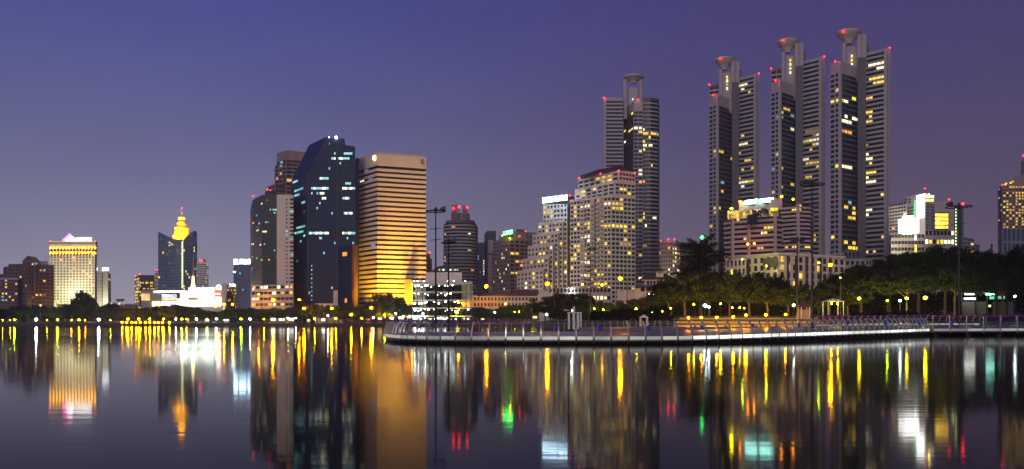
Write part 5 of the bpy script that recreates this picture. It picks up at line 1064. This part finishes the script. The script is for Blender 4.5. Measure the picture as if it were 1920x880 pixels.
hedge('shrub_belt', 'long dark shrub belt behind the trees of the far bank', hp((-60, 528, 1.5), (400, 526, 1.5), (860, 524, 1.5), (1010, 520, 1.5)), 6.5, 6, .55, 'leaf_dark', 60, 9, cat='shrubs')
hedge('shrub_belt', 'tall dark shrub belt behind the rain trees at the right', hp((1580, 262, 2.5), (1700, 264, 2.5), (1990, 262, 2.5)), 9.5, 6, .34, 'leaf_dark', 420, 6, cat='shrubs')
hedge('shrub_belt', 'dark shrub belt behind the broad park trees and steps', hp((1240, 268, 2.5), (1580, 266, 2.5)), 7.0, 5, .32, 'leaf', 360, 7, cat='shrubs')
hedge('shrub_belt', 'dark shrub belt before the cream garden wall', hp((1030, 300, 2.5), (1240, 290, 2.5)), 4.4, 5, .32, 'leaf_dark', 260, 8, cat='shrubs')
hedge('roof_garden_shrubs', 'bushy green planting spilling over the terraced hotel roof garden', hp((1410, 528.5, WZ(411, 530)), (1442, 525, WZ(408, 527))), 5.5, 4, .5, 'leaf_dark', 45, 5, cat='shrub')

# ------------------------------------------------------------ lamps
def ball_mesh(r, n=10, m=6):
    mb = MB(); mb.ball((0, 0, 0), r, n, m); return mb
def lamp(px, py, Y, col, r=.28, kind='park', desc=None, row='', group='park lamps', arm=0):
    x, z = WX(px, Y), WZ(py, Y); g = gz(x, Y) if Y > 178 or px < 1000 else 1.2
    nm = {'park': 'park_lamp', 'street': 'street_lamp', 'low': 'bollard_lamp', 'path': 'path_lamp'}[kind]
    xb = x + arm; rt = root(nm, (xb, Y, g)); tag(rt, None, 'lamp', group); p = (xb, Y)
    mb = MB()
    if kind == 'street':
        mb.tube([(xb, Y, g), (xb, Y, z - .6)], [.16, .09], 8); mb.tube([(xb, Y, z - .7), (xb - arm * .12, Y, z + .25), (xb - arm * .5, Y, z + .55), (x, Y, z + .42)], [.08, .07, .06, .05], 6)
    else:
        mb.lathe((xb, Y, g), [(.16, 0), (.16, .3), (.07, .45), (.06, z - g - r * 1.1)], 8)
    mb.build('pole', 'dark_steel', rt)
    if kind == 'street':
        mb = MB(); mb.lathe((x, Y, z + .18), [(r * 1.25, 0), (r * 1.1, .22), (.1, .36)], 10); mb.build('lamp_hood', 'dark_steel', rt)
    else:
        mb = MB(); mb.lathe((x, Y, z + r * .95), [(r * .5, 0), (r * .3, .08), (.02, .14)], 8); mb.build('lamp_cap', 'dark_steel', rt)
    ball_ = MB(); ball_.ball((x, Y, z), r, 10, 6, .9)
    if Y < 298 and col.replace('lamp_', 'park_') in MATS: col = col.replace('lamp_', 'park_')
    gm = {'orange': 'halo_orange', 'yellow': 'halo_yellow', 'green': 'halo_lime', 'white': 'halo_white', 'cool': 'halo_white'}.get(col.split('_')[1])
    if gm: mb = MB(); mb.ball((x, Y, z), r * 1.75, 12, 8, .85); LG = [mb.build('lamp_halo', gm, rt)]  # added shell, lamp halo put in as its own glow
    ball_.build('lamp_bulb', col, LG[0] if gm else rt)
   
    later(rt, desc or 'small globe lamp', px, row); return rt
for px in (68, 185): lamp(px, 599, 466, 'lamp_cool', .50, desc='bright white waterside lamp', row='w')
for px, c in ((27, 'lamp_green'), (108, 'lamp_green'), (148, 'lamp_yellow')): lamp(px, 600, 466, c, .36, desc='greenish yellow bank lamp', row='g')
for px, c in ((134, 'lamp_orange'), (160, 'lamp_orange'), (5, 'lamp_small'), (19, 'lamp_small'), (88, 'lamp_small'), (207, 'lamp_small')): lamp(px, 600.5, 468, c, .16, desc='tiny bank light', row='t')
for px in (229, 237, 247, 255, 263, 273, 281, 290, 297, 305, 318): lamp(px, 605 + rnd.uniform(-.4, .4), 464, 'lamp_orange', .34, 'low', desc='low orange waterside lamp', group='low orange lamps on the far bank')
for px, c in ((240, 'lamp_yellow'), (260, 'lamp_yellow'), (281, 'lamp_yellow'), (307, 'lamp_yellow'), (330, 'lamp_white'), (341, 'lamp_yellow'), (368, 'lamp_white'), (350, 'lamp_small'), (388, 'lamp_small'), (406, 'lamp_cool'), (452, 'lamp_green'), (469, 'lamp_cool'), (495, 'lamp_small')):
    lamp(px, 598.5, 467, c, .38 if c != 'lamp_small' else .25, desc='globe lamp on the far bank', row='u')
for px, py, r in ((376, 586, .5), (404, 575, .4), (411, 573, .45), (420, 571, .5), (436, 571, .5), (512, 563, .8), (561, 562, .5), (570, 578, .6), (622, 578, .5), (696, 577, .6), (485, 552, .35)): lamp(px, py, 470 if px > 500 else 520, 'lamp_orange', r, 'street', desc='tall orange street lamp', group='orange street lamps', arm=1.6)
for px, py, c, r in ((658.5, 590.6, 'lamp_yellow', .5), (615, 592, 'lamp_white', .33), (721, 591, 'lamp_small', .3), (742, 588, 'lamp_white', .3), (768, 594, 'lamp_cool', .5), (793, 588, 'lamp_white', .34), (857, 586, 'lamp_yellow', .52), (928, 586, 'lamp_white', .33), (948, 570, 'lamp_green', .42), (998, 583, 'lamp_yellow', .55), (1025, 590, 'lamp_cool', .42), (779, 594, 'lamp_white', .3), (785, 594, 'lamp_white', .3), (756, 594, 'lamp_white', .28), (965, 585, 'lamp_small', .2), (973, 585, 'lamp_small', .2), (540, 597, 'lamp_white', .25), (555, 597, 'lamp_white', .25), (590, 598, 'lamp_small', .3), (630, 597, 'lamp_small', .3), (678, 597, 'lamp_small', .3), (700, 596, 'lamp_white', .28)):
    lamp(px, py, 468, c, r, desc='pole lamp on the far bank', row='v')
for px, py, arm in ((912, 537, 2.4), (1026, 532, 2.4), (1163, 522, 2.4)): lamp(px, py, 300 if px > 1000 else 528, 'lamp_orange', .62 if px > 1000 else .85, 'street', desc='very tall orange lamp on a curved pole', group='orange street lamps', arm=arm)
lamp(860, 567, 480, 'lamp_orange', .55, 'street', desc='tall orange street lamp', group='orange street lamps', arm=1.5)
lamp(1073.5, 582.5, 178, 'lamp_white', .16, desc='white lamp on a short post beside the gate')
for px, py, Y, c, r in ((1114, 579, 260, 'lamp_green', .2), (1131, 581, 262, 'lamp_small', .14), (1154, 581, 262, 'lamp_small', .12), (1193, 579, 240, 'lamp_small', .2), (1216, 552, 300, 'lamp_white', .22), (1226, 553, 300, 'lamp_small', .3), (1223, 586, 222, 'lamp_white', .14), (1301, 571, 215, 'lamp_yellow', .2), (1322, 573, 205, 'lamp_cool', .36), (1329, 576, 205, 'lamp_cool', .24), (1351, 570, 215, 'lamp_small', .18), (1387, 577, 212, 'lamp_yellow', .17), (1258, 578, 215, 'lamp_small', .15), (1242, 584, 215, 'lamp_yellow', .14), (1488, 572.5, 200, 'lamp_white', .26), (1496, 575, 200, 'lamp_cool', .22), (1373, 577, 212, 'lamp_yellow', .16), (1395, 578, 210, 'lamp_yellow', .14),
                     (1611, 560, 195, 'lamp_yellow', .30), (1663.6, 564, 215, 'lamp_green', .22), (1687.6, 564, 205, 'lamp_cool', .24), (1700, 559.6, 205, 'lamp_yellow', .28), (1735, 558.6, 198, 'lamp_yellow', .36), (1903, 556, 215, 'lamp_cool', .22), (1860, 533, 216, 'lamp_cool', .10), (1535, 493, 210, 'lamp_green', .22), (1575.5, 521, 214, 'lamp_yellow', .14)):
    lamp(px, py, Y, c, r, desc='globe lamp in the park', row='p')
lamp(1557, 497, 290, 'lamp_orange', .5, 'street', desc='tall orange lamp against the white low-rise', group='orange street lamps', arm=1.5)
for k, (px, py) in enumerate(((1291, 596), (1315, 595.7), (1344, 595.4), (1375, 594.6), (1399, 591.2), (1436, 590.6), (1473, 590))): 
    rt = lamp(px, py, 176 - (0 if k < 4 else 3), 'lamp_orange', .21, 'low', desc='x', group='orange lamps before the steps'); PEND.pop()
    rt['label'] = ('leftmost' if k == 0 else 'rightmost' if k == 6 else ORD[k] + ' from left') + ' of seven brilliant orange lamps lighting the promenade steps'
for px, py in ((1370, 499), (1330, 509)): pass

# unseen spotlights added to brighten the park foliage and steps
for k, (px, Y, tx_, tz, W_, c_) in enumerate(((1225, 236, 1232, 9, 5000, (1, .55, .08)), (1262, 224, 1270, 8, 6000, (1, .50, .05)), (1300, 222, 1296, 10, 7000, (1, .50, .05)), (1345, 222, 1350, 9, 7000, (1, .48, .05)), (1388, 220, 1392, 9, 7000, (1, .48, .05)), (1430, 216, 1436, 9, 7000, (1, .5, .05)), (1470, 213, 1476, 8, 6000, (1, .55, .1)),
                                              (1545, 209, 1555, 9, 6000, (1, .7, .15)), (1600, 206, 1612, 9, 9000, (1, .62, .10)), (1640, 208, 1655, 10, 9000, (1, .55, .08)), (1692, 203, 1700, 9, 7000, (1, .7, .2)), (1742, 200, 1752, 9, 6000, (.9, .9, .25)), (1148, 246, 1140, 7, 5000, (1, .55, .08)), (1090, 268, 1085, 8, 5000, (.9, .8, .25)), (1025, 455, 1030, 12, 20000, (.8, .95, .3)), (1303, 174, 1300, 2.6, 5000, (1, .42, .03)), (1360, 174, 1362, 2.6, 5000, (1, .42, .03)), (1418, 174, 1418, 2.8, 6000, (1, .42, .03)), (1455, 174, 1460, 2.8, 6000, (1, .42, .03)), (1500, 175, 1500, 3, 4000, (1, .42, .03)))):
    x, g_ = WX(px, Y), gz(WX(px, Y), Y); rt = root('added_spotlight', (x, Y, g_)); tag(rt, None, 'spotlight', 'added fill lights in the park')
    mb = MB(); mb.lathe((x, Y, g_), [(.14, -.05), (.14, .18), (.2, .3), (.2, .42)], 10); mb.build('added_housing', 'dark_steel', rt)
    flood(rt, (x, Y, g_ + .5), (WX(tx_, Y + 7), Y + 8, tz), c_, W_ * (1.8 if tz > 5 else 1.2), 120, .15); later(rt, 'added fill spotlight in the park', px)
# small lit stalls and signs along the far bank
for k, (px, wd, py, h, m_) in enumerate(((352, 5, 600, 1.3, 'shop_red'), (388, 7, 601, .7, 'shop_white'), (424, 9, 600.5, .8, 'shop_white'), (512, 8, 599, 1.2, 'shop_cyan'), (528, 10, 599, 1.2, 'shop_white'), (546, 9, 599, 1.3, 'shop_white'), (578, 6, 601, .8, 'shop_warm'), (606, 6, 600, 1, 'shop_white'), (640, 7, 601, .7, 'shop_red'), (690, 9, 600, .8, 'shop_red'), (712, 7, 598, 1.1, 'shop_warm'),
                                          (734, 7, 597, 1.3, 'shop_white'), (752, 9, 596.5, 1.3, 'shop_white'), (778, 10, 597, 1.3, 'shop_white'), (805, 10, 599, 1.0, 'shop_warm'), (828, 13, 598, 1.1, 'shop_white'), (872, 9, 599, .8, 'shop_warm'), (905, 6, 599, .8, 'shop_warm'), (1003, 8, 595, 1.1, 'shop_warm'), (1043, 8, 594, 1.2, 'strip_lime'))):
    Y = 476 if px < 1000 else 440; x0, x1 = WX(px - wd / 2, Y), WX(px + wd / 2, Y); z = WZ(py, Y); rt = root('stall', ((x0 + x1) / 2, Y, 1.5)); tag(rt, None, 'stall', 'lit stalls along the far bank')
    mb = MB(); mb.box(x0 - .2, x1 + .2, Y - .6, Y + 2, z + h / 2 + .1, z + h / 2 + .3); mb.build('roof', 'dark_wall', rt)
    mb = MB(); mb.box(x0, x1, Y, Y + .3, z - h / 2, z + h / 2); mb.build('light_panel', m_, rt)
    mb = MB(); mb.box(x0, x1, Y + .35, Y + 1.8, 1.4, z + h / 2); mb.build('booth', 'tower_dark', rt); later(rt, 'small lit stall on the far bank', px)
# ------------------------------------------------------------ high masts
def high_mast(px, top, Y, rad_px, label, tilt=0, floods=(), base=None):
    x = WX(px, Y); zt = WZ(top, Y); g = .7 if px < 1000 else (base if base is not None else 1.2); q = Y / F; R = rad_px * q
    rt = root('high_mast', (x, Y, g)); tag(rt, label, 'mast', 'high lighting masts')
    mb = MB(); mb.tube([(x, Y, g), (x, Y, zt - (zt - g) * .4), (x, Y, zt)], [.22, .16, .10], 10); mb.build('pole', 'dark_steel', rt)
    mb = MB(); mb.tube([(x + R * math.cos(a), Y + R * math.sin(a), zt - .25 + .03 * math.cos(a)) for a in np.linspace(0, 2 * math.pi, 33)], .11, 6, cap=False)
    for a in (0, math.pi / 2, math.pi, 1.5 * math.pi): mb.tube([(x, Y, zt - .1), (x + R * math.cos(a), Y + R * math.sin(a), zt - .25)], .06, 5)
    mb.lathe((x, Y, zt - .3), [(.3, 0), (.3, .5), (.08, .9)], 8); mb.build('ring', 'dark_steel', rt)
    for f_ in (.155, .245):
        zc = zt - (zt - g) * f_; mb = MB(); mb.tube([(x - R * .62, Y, zc - .12), (x, Y, zc + .05), (x + R * .62, Y, zc + .14)], .055, 5); mb.lathe((x, Y, zc - .25), [(.2, 0), (.13, .5), (.1, .9)], 8); mb.build('crossarm', 'dark_steel', rt)
    for a, up in floods:
        c_ = (x + R * .75 * math.cos(a), Y + R * .75 * math.sin(a), zt + up); mb = MB(); mb.prism([(c_[0] - .55, c_[1] - .4), (c_[0] + .5, c_[1] - .4), (c_[0] + .5, c_[1] + .4), (c_[0] - .55, c_[1] + .4)], c_[2], [c_[2] + .35, c_[2] + .75, c_[2] + .75, c_[2] + .35]); mb.build('floodlight', 'dark_steel', rt)
    return rt
high_mast(817, 394, 158, 18, 'high mast with a ring and two crossarms rising left of the rounded banded tower', floods=((.2, 0),))
high_mast(841, 453, 159, 13, 'shorter mast just right of the tallest mast by the glaring car park', floods=((.1, 0),))
high_mast(1107, 467, 262, 12, 'thin dark mast before the red roofed white tower', floods=((.4, 0),), base=2.5)
mb_ = high_mast(1523, 344, 150, 22, 'tallest mast with a broad ring before the middle bowl-topped tower', floods=((2.9, 0), (2.5, .1)))
high_mast(1495, 449, 178, 13, 'smaller mast left of the tallest mast, before the terraced hotel', floods=(), base=2)
high_mast(1798, 386, 176, 22, 'mast with a red lamp before the dark lattice shaft', floods=((3.1, 0), (2.8, .2)), base=2)

# ------------------------------------------------------------ steps, gazebo, kiosk, gate, bins
for k in range(6):
    y0 = 181 + k * 3.2; z1 = 1.75 + k * .42
    mb = MB(); mb.box(WX(1262 + k * 3, y0), WX(1536, y0), y0, y0 + 3.4, .5, z1); tag(mb.build('stone_steps' if k % 2 == 0 else 'grass_terrace', 'stone' if k % 2 == 0 else 'lawn_mat'), kind='structure')
mb = MB(); mb.add([(WX(1085, 163), 163, 1.25), (WX(1536, 172), 172, 1.72), (WX(1536, 182), 182, 1.72), (WX(1085, 180), 180, 1.5)], [(0, 1, 2, 3)]); tag(mb.build('plaza_paving', 'deck'), kind='structure')
mb = MB(); mb.add([(WX(1085, 163), 163, 1.246), (WX(1536, 172), 172, 1.716), (WX(1536, 172), 172, .3), (WX(1085, 163), 163, .3)], [(0, 1, 2, 3)]); tag(mb.build('plaza_kerb', 'concrete'), kind='structure')
def gazebo(px0, px1, pe, pt, Y, label, roofm, name='gazebo', lamps=True):
    x0, x1 = WX(px0, Y), WX(px1, Y); w_ = x1 - x0; xm = (x0 + x1) / 2; g = gz(xm, Y); ze, zr = WZ(pe, Y), WZ(pt, Y); rt = root(name, (xm, Y, g)); tag(rt, label, 'gazebo')
    mb = MB(); mb.add([(x0 - .2, Y - w_ / 2, ze), (x1 + .2, Y - w_ / 2, ze), (x1 + .2, Y + w_ / 2, ze), (x0 - .2, Y + w_ / 2, ze), (xm, Y, zr)], [(0, 1, 4), (1, 2, 4), (2, 3, 4), (3, 0, 4), (0, 3, 2, 1)]); mb.build('roof', roofm, rt)
    for sx in (x0 + .1, x1 - .1):
        for sy in (-1, 1): mb = MB(); mb.box(sx - .09, sx + .09, Y + sy * w_ * .45 - .09, Y + sy * w_ * .45 + .09, g - .3, ze - .005); mb.build('post', 'plastic_white', rt)
    mb = MB(); mb.box(x0 + .2, x1 - .2, Y - .2, Y + .25, g + .35, g + .45); mb.box(x0 + .3, x0 + .4, Y - .1, Y + .1, g - .2, g + .345); mb.box(x1 - .4, x1 - .3, Y - .1, Y + .1, g - .2, g + .345); mb.build('bench', 'stone', rt)
    if lamps:
        for sx in (-.22, .18): mb = MB(); mb.ball((xm + sx * w_, Y - w_ * .3, ze - .45), .17, 8, 5); mb.build('lamp_globe', 'lamp_small', rt)
    return rt
gazebo(1547, 1577, 566, 559.5, 205, 'small white posted gazebo glowing yellow right of the orange lamps', 'plastic_white')
gazebo(1200, 1214, 596, 590, 180, 'tiny white roofed shelter near the light bank railing', 'plastic_white', lamps=False)
rt = gazebo(1499, 1516, 576, 563, 196, 'red roofed kiosk beside the white pair of lamps', 'red_roof', 'kiosk', lamps=False)
mb = MB(); mb.box(WX(1500, 196), WX(1515, 196), 195.5, 197, 2, WZ(581, 196)); mb.build('counter', 'stone', rt)
x = WX(1078, 176); rt = root('park_gate', (x, 176, 1.4)); tag(rt, 'small white concrete gate frame where the promenade meets the bank', 'gate')
for a, c_, t_, d_ in ((1065, 1068.5, 588, 606), (1074, 1078, 575, 606), (1082, 1086, 588, 606), (1088, 1090.5, 586, 606)): mb = MB(); mb.box(WX(a, 176), WX(c_, 176), 176, 176.6, 1.0, WZ(t_, 176)); mb.build('post', 'plastic_white', rt)
mb = MB(); mb.box(WX(1064, 176), WX(1091, 176), 175.9, 176.7, WZ(587.5, 176), WZ(585.6, 176)); mb.build('beam', 'plastic_white', rt)
for k, (px, py) in enumerate(((1041, 617), (1126, 613.5), (1214, 614), (1314, 610), (1408, 609), (1498, 607), (1583, 605), (1658, 603), (1717, 601.5), (1775, 601), (1868, 598.5))):
    i = min(range(len(RR)), key=lambda j: abs(960 + F * RR[j].x / RR[j].y - px)); p = RR[i]; z = WZ(py, p.y - 1); rt = root('litter_bin', (p.x, p.y - 1, p.z - .05)); tag(rt, None, 'bin', 'blue bins along the rear railing')
    mb = MB(); c_ = (p.x, p.y - 1, 0); mb.lathe(c_, [(.24, p.z - .04), (.34, p.z + .62), (.36, p.z + .66)], 10, sx=1.2); mb.build('bucket', 'blue_paint', rt)
    mb = MB(); mb.lathe((p.x, p.y - 1, p.z + .67), [(.38, 0), (.34, .1), (.1, .16)], 10, sx=1.2); mb.build('lid', 'blue_paint', rt); later(rt, 'small blue bin at the rear railing', px)
# green pharmacy-like cross sign above the trees
rt = root('cross_sign', (WX(1314.5, 300), 300, 2)); tag(rt, 'glowing green cross sign behind the casuarina tip', 'sign')
mb = MB(); q = 300 / F; cx, cz = WX(1314.5, 249), WZ(446.5, 249); mb.box(cx - .15, cx + .15, 247.3, 247.6, cz - .5, cz + .5); mb.build('lit_cross', 'sign_green', rt)
mb = MB(); mb.box(cx - .5, cx + .5, 247.32, 247.58, cz - .14, cz + .14); mb.build('lit_cross', 'sign_green', rt); mb = MB(); mb.tube([(cx, 247.7, 2), (cx, 247.7, cz)], .08, 6); mb.build('pole', 'dark_steel', rt)
settle()
# ------------------------------------------------------------ haze: humid city air, sky outside it
m = bpy.data.materials.new('haze_air'); m.use_nodes = True; nt_ = m.node_tree; nt_.nodes.clear(); om = nt_.nodes.new('ShaderNodeOutputMaterial'); pv = nt_.nodes.new('ShaderNodeVolumePrincipled')
pv.inputs['Color'].default_value = (.80, .84, .98, 1); pv.inputs['Density'].default_value = .00022; pv.inputs['Anisotropy'].default_value = .55; nt_.links.new(pv.outputs[0], om.inputs['Volume'])
mb = MB(); mb.box(-900, 1100, -60, 1300, -2, 240); hz = mb.build('haze', m); tag(hz, kind='stuff')
